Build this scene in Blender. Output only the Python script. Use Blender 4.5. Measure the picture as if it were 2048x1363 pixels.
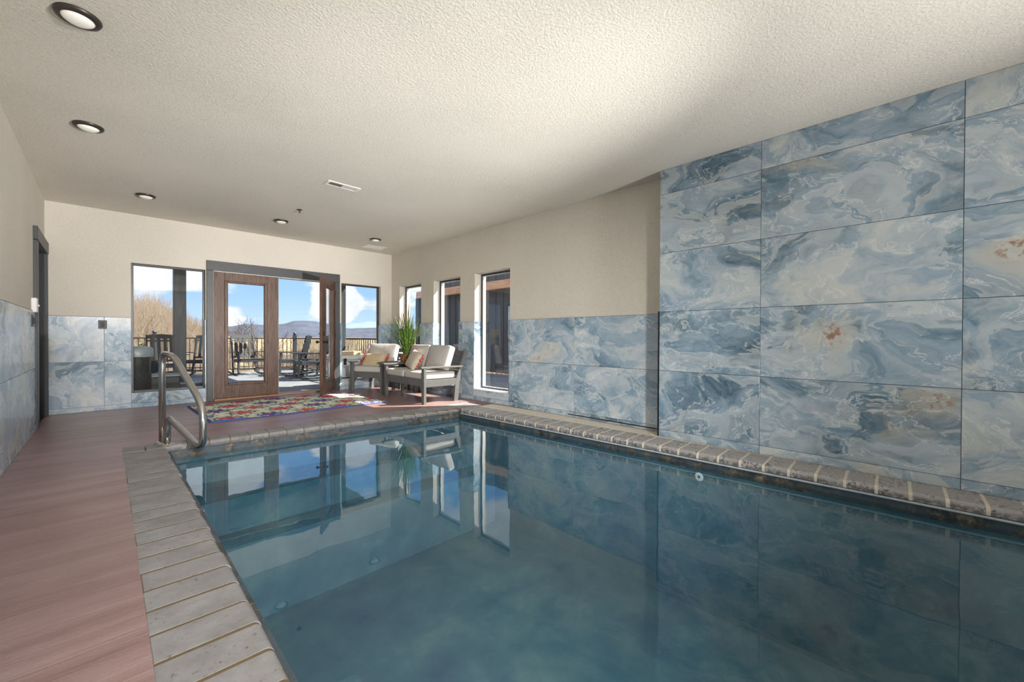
import bpy, bmesh, math, random
from mathutils import Vector, Matrix
random.seed(7)
R = math.radians
SC = bpy.context.scene
COL = SC.collection
for o in list(bpy.data.objects):
    bpy.data.objects.remove(o, do_unlink=True)

# ---------------------------------------------------------------- camera
cam_d = bpy.data.cameras.new('camera')
cam = bpy.data.objects.new('camera', cam_d)
COL.objects.link(cam)
YAW, PITCH, ROLL = R(44.763), R(-0.427), R(0.212)
fwd0 = Vector((math.sin(YAW), math.cos(YAW), 0)); rt0 = Vector((math.cos(YAW), -math.sin(YAW), 0)); up0 = Vector((0, 0, 1))
fwd = fwd0*math.cos(PITCH) + up0*math.sin(PITCH)
u2 = -fwd0*math.sin(PITCH) + up0*math.cos(PITCH)
rgt = rt0*math.cos(ROLL) + u2*math.sin(ROLL)
upv = -rt0*math.sin(ROLL) + u2*math.cos(ROLL)
M = Matrix((( rgt.x, upv.x, -fwd.x, 0.0), (rgt.y, upv.y, -fwd.y, 0.0), (rgt.z, upv.z, -fwd.z, 1.0104), (0, 0, 0, 1)))
cam.matrix_world = M
cam_d.sensor_width = 36.0
cam_d.lens = 818.15*36/2048
cam_d.clip_start = 0.05
cam_d.clip_end = 12000
SC.camera = cam

# ---------------------------------------------------------------- view + light
SC.view_settings.view_transform = 'Standard'
SC.view_settings.look = 'None'
SC.view_settings.exposure = 0.25
SC.view_settings.gamma = 1.0
SC.view_settings.use_curve_mapping = False
SUN_STRENGTH = 13.5
SKY_STRENGTH = 1.0
CEIL = 2.74

def sky_dir(th, el):
    th = R(th); el = R(el)
    return (math.sin(th)*math.cos(el), math.cos(th)*math.cos(el), math.sin(el))

# ---------------------------------------------------------------- node helper
class NT:
    def __init__(s, nt):
        s.nt = nt; nt.nodes.clear()
    def n(s, t, ins=None, **kw):
        nd = s.nt.nodes.new(t)
        for k, v in kw.items():
            setattr(nd, k, v)
        if ins:
            for k, v in ins.items():
                sk = nd.inputs[k]
                if hasattr(v, 'links') or isinstance(v, bpy.types.NodeSocket):
                    s.nt.links.new(v, sk)
                else:
                    sk.default_value = v
        return nd
    def math(s, op, a, b=0.0, clamp=False, c=None):
        ins = {0: a, 1: b}
        if c is not None: ins[2] = c
        return s.n('ShaderNodeMath', ins, operation=op, use_clamp=clamp).outputs[0]
    def vmath(s, op, a, b=(0, 0, 0)):
        nd = s.n('ShaderNodeVectorMath', {0: a, 1: b}, operation=op)
        return nd.outputs['Value'] if op in ('DOT_PRODUCT', 'LENGTH') else nd.outputs[0]
    def noise(s, vec, scale, detail=4, rough=0.5, dist=0.0, col=False):
        nd = s.n('ShaderNodeTexNoise', {'Vector': vec, 'Scale': scale, 'Detail': detail, 'Roughness': rough, 'Distortion': dist})
        return nd.outputs['Color'] if col else nd.outputs[0]
    def ramp(s, fac, stops, interp='LINEAR'):
        nd = s.n('ShaderNodeValToRGB', {0: fac})
        cr = nd.color_ramp; cr.interpolation = interp
        while len(cr.elements) < len(stops): cr.elements.new(0.5)
        for e, (p, c) in zip(cr.elements, stops):
            e.position = p
            e.color = c if len(c) == 4 else (*c, 1)
        return nd.outputs[0]
    def mix(s, fac, a, b, mode='MIX'):
        nd = s.n('ShaderNodeMix', data_type='RGBA', blend_type=mode)
        for k, v in ((0, fac), (6, a), (7, b)):
            sk = nd.inputs[k]
            if isinstance(v, bpy.types.NodeSocket): s.nt.links.new(v, sk)
            elif k == 0: sk.default_value = v
            else: sk.default_value = v if len(v) == 4 else (*v, 1)
        return nd.outputs[2]
    def smooth(s, v, a, b):
        return s.n('ShaderNodeMapRange', {0: v, 1: a, 2: b, 3: 0.0, 4: 1.0}, interpolation_type='SMOOTHSTEP').outputs[0]

# ---------------------------------------------------------------- world
w = bpy.data.worlds.new('sky'); SC.world = w; w.use_nodes = True
t = NT(w.node_tree)
tc = t.n('ShaderNodeTexCoord').outputs['Generated']
d = t.vmath('NORMALIZE', tc)
sep = t.n('ShaderNodeSeparateXYZ', {0: d})
z = sep.outputs[2]
base = t.ramp(z, [(0.0, (0.62, 0.80, 1.0)), (0.10, (0.36, 0.60, 0.98)), (0.32, (0.22, 0.45, 0.92)), (1.0, (0.12, 0.30, 0.75))])
zz = t.math('ADD', t.math('ABSOLUTE', z), 0.22)
proj = t.n('ShaderNodeVectorMath', {0: d, 3: 1.0}, operation='SCALE')
nv = t.n('ShaderNodeCombineXYZ', {0: t.math('DIVIDE', sep.outputs[0], zz), 1: t.math('DIVIDE', sep.outputs[1], zz), 2: t.math('MULTIPLY', z, 3.0)}).outputs[0]
cl = t.noise(nv, 1.15, 8, 0.55, 0.3)
dens = t.math('SUBTRACT', cl, 0.53)
for th, el, cs, amp in ((3.0, 12, 11.0, 0.34), (8.0, 15, 6.0, 0.25), (11.2, 14.0, 4.0, 0.26), (21.5, 4.5, 3.6, 0.36), (20.8, 12.5, 3.0, 0.34), (24.0, 14, 3.0, 0.3), (9.5, 1.5, 2.6, 0.2), (16.0, 11.0, 3.0, -0.22), (15.0, 6.0, 5.0, -0.20), (6.5, 3.0, 3.0, -0.14), (13.5, 12.0, 2.0, -0.12), (25.5, 8.0, 3.5, -0.25)):
    dt = t.vmath('DOT_PRODUCT', d, sky_dir(th, el))
    bump = t.smooth(dt, math.cos(R(cs)), 1.0)
    dens = t.math('ADD', dens, t.math('MULTIPLY', bump, amp))
dens = t.math('ADD', dens, t.math('MULTIPLY', t.math('SUBTRACT', t.noise(d, 26, 6, 0.6), 0.5), 0.16))
dens = t.math('ADD', dens, t.math('MULTIPLY', t.smooth(z, 0.24, 0.42), 0.09))
cm = t.smooth(dens, -0.02, 0.11)
shade = t.noise(d, 9, 5, 0.6)
ccol = t.ramp(shade, [(0.30, (0.72, 0.78, 0.90)), (0.62, (1.0, 1.0, 1.03))])
skyc = t.mix(cm, base, ccol)
skyc = t.mix(t.smooth(z, -0.02, -0.1), skyc, (0.22, 0.20, 0.17))
bg = t.n('ShaderNodeBackground', {0: skyc, 1: SKY_STRENGTH})
out = t.n('ShaderNodeOutputWorld', {0: bg.outputs[0]})

# ---------------------------------------------------------------- sun
sd = bpy.data.lights.new('sun', 'SUN'); sd.energy = SUN_STRENGTH; sd.angle = R(0.5); sd.color = (1.0, 0.92, 0.80)
sun = bpy.data.objects.new('sun', sd); COL.objects.link(sun)
el = R(43.5)
sun_dir = Vector((-0.814*math.cos(el), 0.581*math.cos(el), -math.sin(el)))
sun.rotation_euler = sun_dir.to_track_quat('-Z', 'Y').to_euler()

def area(name, loc, sx, sy, power, rot, col=(1, 1, 1), shape='RECTANGLE', spread=180):
    l = bpy.data.lights.new(name, 'AREA'); l.shape = shape; l.size = sx
    if shape == 'RECTANGLE': l.size_y = sy
    l.energy = power; l.color = col; l.spread = R(spread)
    o = bpy.data.objects.new(name, l); COL.objects.link(o); o.location = loc; o.rotation_euler = rot
    return o
# unseen fill spots added behind the camera to brighten ceiling, walls and floor
def fill_spot(name, loc, aim, power, cone, rad=0.22, col=(1.0, 0.97, 0.93)):
    l = bpy.data.lights.new(name, 'SPOT'); l.energy = power; l.spot_size = R(cone); l.spot_blend = 1.0; l.shadow_soft_size = rad; l.color = col
    o = bpy.data.objects.new(name, l); COL.objects.link(o); o.location = loc
    o.rotation_euler = (Vector(aim)-Vector(loc)).to_track_quat('-Z', 'Y').to_euler()
    return o
fill_spot('fill_far', (3.0, -2.9, 0.40), (1.5, 6.4, 2.95), 2300, 38, 0.03)
fill_spot('fill_mid', (3.0, -3.0, 0.30), (2.0, 3.8, 2.9), 560, 78, 0.25)
fill_spot('fill_left', (3.0, -3.3, 1.0), (-0.55, 2.2, 2.1), 1300, 42, 0.20)
fill_spot('fill_up', (2.9, -3.2, 0.3), (1.4, -2.0, 2.8), 560, 120, 0.03)
fill_spot('fill_down', (-0.25, -3.5, 2.3), (2.6, 4.9, -0.3), 2150, 56, 0.28)

# ================================================================ materials
MATS = {}
def mat(name):
    m = bpy.data.materials.new(name); m.use_nodes = True; MATS[name] = m
    return m, NT(m.node_tree)
def finish(t, col, rough=0.5, metal=0.0, bump=None, bstr=0.3, bdist=0.01, spec=0.5, extra=None):
    ins = {'Base Color': col if isinstance(col, bpy.types.NodeSocket) else (*col, 1), 'Roughness': rough, 'Metallic': metal, 'Specular IOR Level': spec}
    if extra: ins.update(extra)
    if bump is not None:
        b = t.n('ShaderNodeBump', {'Height': bump, 'Strength': bstr, 'Distance': bdist})
        ins['Normal'] = b.outputs[0]
    p = t.n('ShaderNodeBsdfPrincipled', ins)
    t.n('ShaderNodeOutputMaterial', {0: p.outputs[0]})
def simple(name, col, rough=0.5, metal=0.0, var=0.08, scale=12, bstr=0.15, spec=0.5, bscale=None, stretch=(1, 1, 1)):
    m, t = mat(name)
    co = t.n('ShaderNodeTexCoord').outputs['Object']
    mp = t.n('ShaderNodeMapping', {'Vector': co, 'Scale': stretch}).outputs[0]
    n = t.noise(mp, scale, 5, 0.6)
    lo = tuple(c*(1-var) for c in col); hi = tuple(min(1, c*(1+var)) for c in col)
    c = t.ramp(n, [(0.3, lo), (0.7, hi)])
    finish(t, c, rough, metal, t.noise(mp, bscale or scale*4, 3, 0.6), bstr, 0.002, spec)
    return m
def rnd_world(t, amt=20.0):
    pos = t.n('ShaderNodeNewGeometry').outputs['Position']
    rn = t.n('ShaderNodeObjectInfo').outputs['Random']
    off = t.n('ShaderNodeCombineXYZ', {0: t.math('MULTIPLY', rn, amt), 1: t.math('MULTIPLY', rn, -amt*1.7), 2: t.math('MULTIPLY', rn, amt*2.3)}).outputs[0]
    return pos, rn, t.vmath('ADD', pos, off)

# stipple plaster
def plaster(name, col, sc, st):
    m, t = mat(name)
    pos = t.n('ShaderNodeNewGeometry').outputs['Position']
    big = t.noise(pos, 0.8, 3, 0.5)
    fine = t.noise(pos, sc, 5, 0.65)
    c = t.ramp(t.math('ADD', t.math('MULTIPLY', big, 0.35), t.math('MULTIPLY', fine, 0.65)), [(0.30, tuple(x*0.80 for x in col)), (0.52, col), (0.75, tuple(min(1, x*1.10) for x in col))])
    finish(t, c, 0.9, 0, fine, st, 0.006, 0.15)
    return m
plaster('wall_plaster', (0.64, 0.60, 0.53), 70, 0.55)
plaster('ceiling_plaster', (0.74, 0.70, 0.63), 62, 0.8)

# blue onyx tile
m, t = mat('onyx_tile')
pos, rn, p0 = rnd_world(t, 23.0)
ax = t.n('ShaderNodeMapping', {'Vector': p0, 'Scale': (1.0, 0.72, 1.15), 'Rotation': (R(14), R(8), 0)}).outputs[0]
w1 = t.noise(ax, 0.9, 4, 0.5, 0.0, True)
warp = t.n('ShaderNodeVectorMath', {0: t.vmath('SUBTRACT', w1, (0.5, 0.5, 0.5)), 3: 1.5}, operation='SCALE').outputs[0]
q = t.vmath('ADD', ax, warp)
w2 = t.noise(q, 3.0, 4, 0.6, 0.0, True)
q2 = t.vmath('ADD', q, t.n('ShaderNodeVectorMath', {0: t.vmath('SUBTRACT', w2, (0.5, 0.5, 0.5)), 3: 0.38}, operation='SCALE').outputs[0])
cloud = t.noise(q2, 1.35, 10, 0.66)
sharp = t.noise(q2, 2.1, 5, 0.55)
c = t.ramp(cloud, [(0.33, (0.05, 0.11, 0.165)), (0.41, (0.12, 0.205, 0.28)), (0.47, (0.215, 0.32, 0.42)), (0.53, (0.305, 0.41, 0.515)), (0.58, (0.45, 0.52, 0.575)), (0.68, (0.62, 0.63, 0.60))])
# pale cloud bodies with a crisp curled edge
body = t.smooth(sharp, 0.515, 0.535)
fade = t.smooth(sharp, 0.70, 0.53)
c = t.mix(t.math('MULTIPLY', t.math('MULTIPLY', body, fade), 0.5), c, (0.62, 0.66, 0.67))
# dark pools
dark = t.smooth(t.noise(q2, 1.7, 6, 0.6), 0.37, 0.31)
c = t.mix(t.math('MULTIPLY', dark, 0.8), c, (0.085, 0.15, 0.20))
# thin pale veins
ve = t.noise(q2, 2.6, 7, 0.6)
vein = t.smooth(t.math('ABSOLUTE', t.math('SUBTRACT', ve, 0.5)), 0.014, 0.0)
c = t.mix(t.math('MULTIPLY', vein, 0.6), c, (0.74, 0.77, 0.78))
# cream and rust spots
cr = t.noise(t.vmath('ADD', q2, (7.1, 3.3, 1.7)), 0.95, 4, 0.5)
c = t.mix(t.math('MULTIPLY', t.smooth(cr, 0.60, 0.68), 0.5), c, (0.64, 0.58, 0.46))
ru = t.math('MULTIPLY', t.smooth(cr, 0.655, 0.70), t.smooth(t.noise(pos, 17, 5, 0.65), 0.50, 0.60))
c = t.mix(t.math('MULTIPLY', ru, 0.85), c, (0.30, 0.12, 0.045))
c = t.mix(t.math('MULTIPLY', t.smooth(t.noise(q2, 9, 6, 0.7), 0.42, 0.60), 0.18), c, (0.60, 0.65, 0.68))
finish(t, c, t.math('ADD', t.math('MULTIPLY', cloud, 0.10), 0.17), 0, t.noise(pos, 30, 3, 0.5), 0.03, 0.002, 0.45)

# tile grout/backer
simple('tile_grout', (0.30, 0.31, 0.32), 0.9, 0, 0.05, 30)
simple('black_trim', (0.012, 0.013, 0.016), 0.4, 0, 0.05, 20)

# brushed pink concrete
m, t = mat('pink_concrete')
pos = t.n('ShaderNodeNewGeometry').outputs['Position']
st = t.n('ShaderNodeMapping', {'Vector': pos, 'Rotation': (0, 0, R(7)), 'Scale': (1.3, 60, 1)}).outputs[0]
st2 = t.n('ShaderNodeMapping', {'Vector': pos, 'Rotation': (0, 0, R(7)), 'Scale': (0.8, 9, 1)}).outputs[0]
wv = t.noise(pos, 2.5, 3, 0.5)
br = t.noise(st, 2.2, 5, 0.65, 0.25)
big = t.noise(st2, 0.9, 4, 0.6)
blot = t.noise(pos, 0.9, 4, 0.55)
f = t.math('ADD', t.math('ADD', t.math('MULTIPLY', br, 0.34), t.math('MULTIPLY', big, 0.33)), t.math('MULTIPLY', blot, 0.33))
c = t.ramp(f, [(0.30, (0.15, 0.082, 0.076)), (0.46, (0.245, 0.145, 0.137)), (0.58, (0.34, 0.225, 0.216)), (0.75, (0.46, 0.345, 0.335))])
dk = t.smooth(t.noise(st2, 1.3, 3, 0.5), 0.33, 0.27)
c = t.mix(t.math('MULTIPLY', dk, 0.5), c, (0.13, 0.065, 0.06))
finish(t, c, t.math('ADD', 0.26, t.math('MULTIPLY', br, 0.22)), 0, br, 0.28, 0.006, 0.55)

# travertine coping
m, t = mat('coping_stone')
pos, rn, p0 = rnd_world(t, 9)
n1 = t.noise(p0, 5, 6, 0.65); n2 = t.noise(p0, 55, 5, 0.7)
c = t.ramp(n1, [(0.25, (0.16, 0.152, 0.15)), (0.5, (0.25, 0.24, 0.237)), (0.75, (0.34, 0.332, 0.332))])
c = t.mix(t.math('MULTIPLY', rn, 0.30), c, (0.30, 0.30, 0.32))
pit = t.math('MULTIPLY', t.smooth(n2, 0.56, 0.66), t.smooth(t.noise(p0, 9, 4, 0.6), 0.42, 0.62))
c = t.mix(t.math('MULTIPLY', pit, 0.8), c, (0.075, 0.068, 0.065))
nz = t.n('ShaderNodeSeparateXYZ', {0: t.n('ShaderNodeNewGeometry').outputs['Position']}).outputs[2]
stain_shade = t.math('MULTIPLY', t.smooth(nz, -0.006, -0.045), t.smooth(t.noise(p0, 22, 6, 0.75), 0.30, 0.52))
c = t.mix(t.math('MULTIPLY', stain_shade, 0.8), c, (0.085, 0.09, 0.095))  # nose stains, deepened to paint in the shade on the front face
finish(t, c, 0.62, 0, n2, 0.35, 0.003, 0.4)

m, t = mat('coping_stone_stained')
pos, rn, p0 = rnd_world(t, 9)
n1 = t.noise(p0, 6, 6, 0.65); n2 = t.noise(p0, 48, 5, 0.7)
c = t.ramp(n1, [(0.25, (0.22, 0.21, 0.205)), (0.5, (0.36, 0.345, 0.335)), (0.75, (0.48, 0.465, 0.455))])
c = t.mix(t.math('MULTIPLY', rn, 0.22), c, (0.25, 0.25, 0.26))
pit = t.math('MULTIPLY', t.smooth(n2, 0.48, 0.58), t.smooth(t.noise(p0, 6, 4, 0.6), 0.44, 0.60))
c = t.mix(t.math('MULTIPLY', pit, 0.85), c, (0.05, 0.047, 0.05))
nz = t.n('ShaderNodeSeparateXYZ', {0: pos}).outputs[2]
stain_shade = t.math('MULTIPLY', t.smooth(nz, -0.004, -0.04), t.smooth(t.noise(p0, 30, 6, 0.75), 0.40, 0.56))
c = t.mix(t.math('MULTIPLY', stain_shade, 0.75), c, (0.05, 0.052, 0.06))
finish(t, c, 0.6, 0, n2, 0.4, 0.003, 0.4)

simple('coping_grout', (0.14, 0.10, 0.052), 0.9, 0, 0.15, 30, 0.3)
simple('pale_grout', (0.60, 0.55, 0.46), 0.9, 0, 0.15, 30, 0.3)
simple('pale_bead', (0.36, 0.42, 0.46), 0.6, 0, 0.2, 18, 0.3)

# waterline band, with lime and algae stain
m, t = mat('waterline_band')
pos = t.n('ShaderNodeNewGeometry').outputs['Position']
n1 = t.noise(pos, 14, 8, 0.75); n2 = t.noise(pos, 5, 4, 0.6)
c = t.ramp(n1, [(0.36, (0.012, 0.016, 0.02)), (0.50, (0.05, 0.055, 0.055)), (0.60, (0.17, 0.13, 0.09)), (0.72, (0.35, 0.33, 0.28))])
c = t.mix(t.smooth(n2, 0.40, 0.60), c, (0.05, 0.075, 0.095))
finish(t, c, 0.5, 0, n1, 0.5, 0.004, 0.5)

# pool plaster
m, t = mat('pool_plaster')
pos = t.n('ShaderNodeNewGeometry').outputs['Position']
n1 = t.noise(pos, 1.1, 7, 0.62, 0.6); n2 = t.noise(pos, 3.5, 6, 0.65)
f = t.math('ADD', t.math('MULTIPLY', n1, 0.6), t.math('MULTIPLY', n2, 0.4))
c = t.ramp(f, [(0.32, (0.028, 0.095, 0.16)), (0.50, (0.065, 0.155, 0.21)), (0.68, (0.15, 0.25, 0.27))])
finish(t, c, 0.8, 0, n2, 0.2, 0.01, 0.2)

def schlick(t, f0, normal=None):
    g = t.n('ShaderNodeNewGeometry')
    nn = normal if normal is not None else g.outputs['Normal']
    c = t.math('ABSOLUTE', t.vmath('DOT_PRODUCT', nn, g.outputs['Incoming']))
    k = t.math('POWER', t.math('SUBTRACT', 1.0, c, True), 5.0)
    return t.math('ADD', f0, t.math('MULTIPLY', k, 1.0-f0))
# water: a tinted clear surface with Fresnel mirror
m, t = mat('pool_water')
pos = t.n('ShaderNodeNewGeometry').outputs['Position']
rip = t.math('ADD', t.math('MULTIPLY', t.noise(pos, 0.9, 2, 0.5), 1.0), t.math('MULTIPLY', t.noise(pos, 5.0, 2, 0.5), 0.10))
b = t.n('ShaderNodeBump', {'Height': rip, 'Strength': 0.12, 'Distance': 0.035}).outputs[0]
fr = schlick(t, 0.07, b)
tr = t.n('ShaderNodeBsdfTransparent', {0: (0.82, 0.93, 0.95, 1)})
gl = t.n('ShaderNodeBsdfGlossy', {0: (0.94, 0.98, 1.0, 1), 1: 0.015, 'Normal': b})
mx = t.n('ShaderNodeMixShader', {0: fr, 1: tr.outputs[0], 2: gl.outputs[0]})
t.n('ShaderNodeOutputMaterial', {0: mx.outputs[0]})

# window glass: clear with Fresnel reflection
def glass(name, tint=(0.96, 0.975, 0.975), f0=0.04):
    m, t = mat(name)
    fr = schlick(t, f0)
    tr = t.n('ShaderNodeBsdfTransparent', {0: (*tint, 1)})
    gl = t.n('ShaderNodeBsdfGlossy', {0: (1, 1, 1, 1), 1: 0.0})
    mx = t.n('ShaderNodeMixShader', {0: fr, 1: tr.outputs[0], 2: gl.outputs[0]})
    t.n('ShaderNodeOutputMaterial', {0: mx.outputs[0]})
    return m
glass('window_glass')

simple('trim_grey', (0.052, 0.056, 0.062), 0.45, 0, 0.06, 10, 0.1)
simple('frame_dark', (0.028, 0.032, 0.042), 0.3, 0, 0.06, 10, 0.05)
simple('frame_white', (0.70, 0.70, 0.68), 0.4, 0, 0.03, 10, 0.05)
simple('dark_door', (0.02, 0.023, 0.03), 0.35, 0, 0.1, 10, 0.05)

# oak door wood
def wood(name, lo, mid, hi, sc=1.0, axis=2, rough=0.45):
    m, t = mat(name)
    co = t.n('ShaderNodeTexCoord').outputs['Object']
    s = [26*sc, 26*sc, 26*sc]; s[axis] = 2.6*sc
    mp = t.n('ShaderNodeMapping', {'Vector': co, 'Scale': tuple(s)}).outputs[0]
    n = t.noise(mp, 1.0, 7, 0.65, 1.2)
    s2 = [90*sc, 90*sc, 90*sc]; s2[axis] = 5*sc
    mp2 = t.n('ShaderNodeMapping', {'Vector': co, 'Scale': tuple(s2)}).outputs[0]
    n2 = t.noise(mp2, 1.0, 4, 0.6)
    f = t.math('ADD', t.math('MULTIPLY', n, 0.65), t.math('MULTIPLY', n2, 0.35))
    c = t.ramp(f, [(0.36, lo), (0.5, mid), (0.66, hi)])
    finish(t, c, rough, 0, f, 0.3, 0.003, 0.4)
wood('door_oak', (0.045, 0.022, 0.015), (0.10, 0.054, 0.036), (0.185, 0.11, 0.077))
wood('door_oak_rail', (0.045, 0.022, 0.015), (0.10, 0.054, 0.036), (0.185, 0.11, 0.077), 1.0, 2)
wood('sill_oak', (0.20, 0.09, 0.045), (0.36, 0.18, 0.10), (0.48, 0.27, 0.16), 1.0, 0)
wood('beam_wood', (0.50, 0.24, 0.12), (0.66, 0.36, 0.20), (0.74, 0.45, 0.28), 0.6, 1)
wood('post_wood', (0.018, 0.022, 0.025), (0.03, 0.037, 0.041), (0.06, 0.07, 0.075), 0.4, 2)
wood('crate_wood', (0.42, 0.30, 0.17), (0.60, 0.45, 0.28), (0.70, 0.56, 0.38), 0.6, 0)

simple('stainless', (0.62, 0.60, 0.57), 0.16, 1.0, 0.05, 6, 0.02)
simple('bronze', (0.055, 0.045, 0.038), 0.4, 0.5, 0.1, 20, 0.05)
simple('black_iron', (0.018, 0.018, 0.02), 0.4, 0.3, 0.1, 20, 0.05)
simple('rail_brown', (0.035, 0.028, 0.026), 0.5, 0.1, 0.1, 20, 0.05)
simple('white_metal', (0.80, 0.78, 0.74), 0.45, 0, 0.03, 20, 0.05)
simple('white_plastic', (0.78, 0.78, 0.77), 0.4, 0, 0.03, 20, 0.05)
simple('pool_white', (0.75, 0.82, 0.9), 0.4, 0, 0.03, 20, 0.05)
simple('slot_dark', (0.03, 0.035, 0.04), 0.6, 0, 0.03, 20, 0.05)
simple('poly_lumber', (0.115, 0.118, 0.118), 0.48, 0, 0.12, 8, 0.12, 0.5, 60, (1, 1, 1))
simple('rocker_black', (0.028, 0.034, 0.04), 0.42, 0, 0.12, 9, 0.1)
simple('rocker_sun_tint', (0.09, 0.088, 0.083), 0.5, 0, 0.12, 9, 0.1)  # lighter copy of the black rocker, sunlight painted into the colour
simple('cushion_cloth', (0.50, 0.48, 0.46), 0.92, 0, 0.05, 30, 0.35, 0.2, 320)
simple('pillow_tan', (0.60, 0.49, 0.32), 0.95, 0, 0.15, 40, 0.6, 0.1, 160)
simple('pillow_beige', (0.55, 0.49, 0.40), 0.95, 0, 0.12, 40, 0.5, 0.1, 200)
simple('tassel_red', (0.72, 0.06, 0.02), 0.9, 0, 0.15, 40, 0.5, 0.1, 160)
simple('dark_cloth', (0.03, 0.034, 0.04), 0.9, 0, 0.15, 40, 0.5, 0.1, 160)
simple('tray_grey', (0.35, 0.36, 0.37), 0.5, 0, 0.05, 20)
simple('soil', (0.02, 0.016, 0.012), 0.95, 0, 0.3, 60, 0.6)
simple('can_body', (0.05, 0.052, 0.05), 0.3, 0.2, 0.1, 10, 0.05)
simple('can_lid', (0.30, 0.34, 0.35), 0.4, 0.1, 0.1, 10, 0.05)
simple('storage_dark', (0.04, 0.044, 0.046), 0.55, 0, 0.1, 10, 0.05)
simple('storage_top', (0.28, 0.30, 0.31), 0.55, 0, 0.1, 10, 0.05)
simple('chest_white', (0.72, 0.73, 0.74), 0.5, 0, 0.04, 8, 0.05)
simple('deck_board', (0.20, 0.218, 0.24), 0.7, 0, 0.15, 3, 0.3, 0.4, 40, (1, 0.4, 1))
simple('roof_underside', (0.30, 0.29, 0.27), 0.8, 0, 0.08, 6, 0.1)
simple('siding_dark', (0.085, 0.088, 0.095), 0.6, 0, 0.12, 5, 0.15, 0.4, 60, (1, 1, 0.2))
simple('bark', (0.20, 0.155, 0.115), 0.95, 0, 0.35, 6, 0.4)
simple('bark_grey', (0.10, 0.08, 0.065), 0.95, 0, 0.35, 6, 0.4)
simple('twig', (0.23, 0.185, 0.14), 0.95, 0, 0.35, 3, 0.2)
simple('evergreen', (0.11, 0.13, 0.05), 0.9, 0, 0.4, 4, 0.3)
simple('mountain_forest_haze', (0.055, 0.068, 0.10), 0.95, 0, 0.30, 0.02, 0.0)  # forest tone with distance haze painted in as blue-grey
simple('mountain_far_haze', (0.17, 0.24, 0.33), 0.95, 0, 0.12, 0.01, 0.0)  # thicker haze painted into the far ridge as paler blue

# seagrass basket
m, t = mat('seagrass')
co = t.n('ShaderNodeTexCoord').outputs['Object']
vo = t.n('ShaderNodeTexVoronoi', {'Vector': co, 'Scale': 60.0}).outputs['Distance']
n = t.noise(co, 35, 4, 0.6)
c = t.ramp(t.math('ADD', vo, t.math('MULTIPLY', n, 0.5)), [(0.2, (0.50, 0.29, 0.12)), (0.6, (0.34, 0.17, 0.06)), (0.95, (0.13, 0.06, 0.025))])
finish(t, c, 0.8, 0, vo, 0.8, 0.004)
# grass blades
m, t = mat('grass_blade')
rn = t.noise(t.n('ShaderNodeTexCoord').outputs['Object'], 22, 2, 0.5)
c = t.ramp(rn, [(0.3, (0.035, 0.09, 0.018)), (0.5, (0.13, 0.26, 0.04)), (0.7, (0.33, 0.46, 0.11))])
finish(t, c, 0.45, 0, None, extra={'Transmission Weight': 0.0})
simple('grass_seed', (0.24, 0.15, 0.07), 0.9, 0, 0.3, 30)
# brush-covered ground
m, t = mat('brush_ground')
pos = t.n('ShaderNodeNewGeometry').outputs['Position']
f = t.math('ADD', t.math('MULTIPLY', t.noise(pos, 0.35, 6, 0.7), 0.5), t.math('MULTIPLY', t.noise(pos, 4.0, 6, 0.75), 0.5))
c = t.ramp(f, [(0.34, (0.13, 0.085, 0.052)), (0.46, (0.29, 0.215, 0.125)), (0.56, (0.42, 0.345, 0.205)), (0.70, (0.50, 0.46, 0.28))])
finish(t, c, 0.95, 0, f, 0.6, 0.3)
# vertex colour rug
m, t = mat('rug_weave')
vc = t.n('ShaderNodeVertexColor', layer_name='print').outputs[0]
co = t.n('ShaderNodeTexCoord').outputs['Object']
nz = t.noise(co, 260, 3, 0.6)
c = t.mix(0.3, vc, t.ramp(nz, [(0.3, (0.6, 0.6, 0.6)), (0.7, (1, 1, 1))]), 'MULTIPLY')
finish(t, c, 0.95, 0, nz, 0.5, 0.003, 0.1)
# frosted lamp lens
m, t = mat('lamp_lens')
p = t.n('ShaderNodeBsdfPrincipled', {'Base Color': (0.85, 0.83, 0.78, 1), 'Roughness': 0.3, 'Emission Color': (1.0, 0.93, 0.82, 1), 'Emission Strength': 0.10})
t.n('ShaderNodeOutputMaterial', {0: p.outputs[0]})

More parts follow.
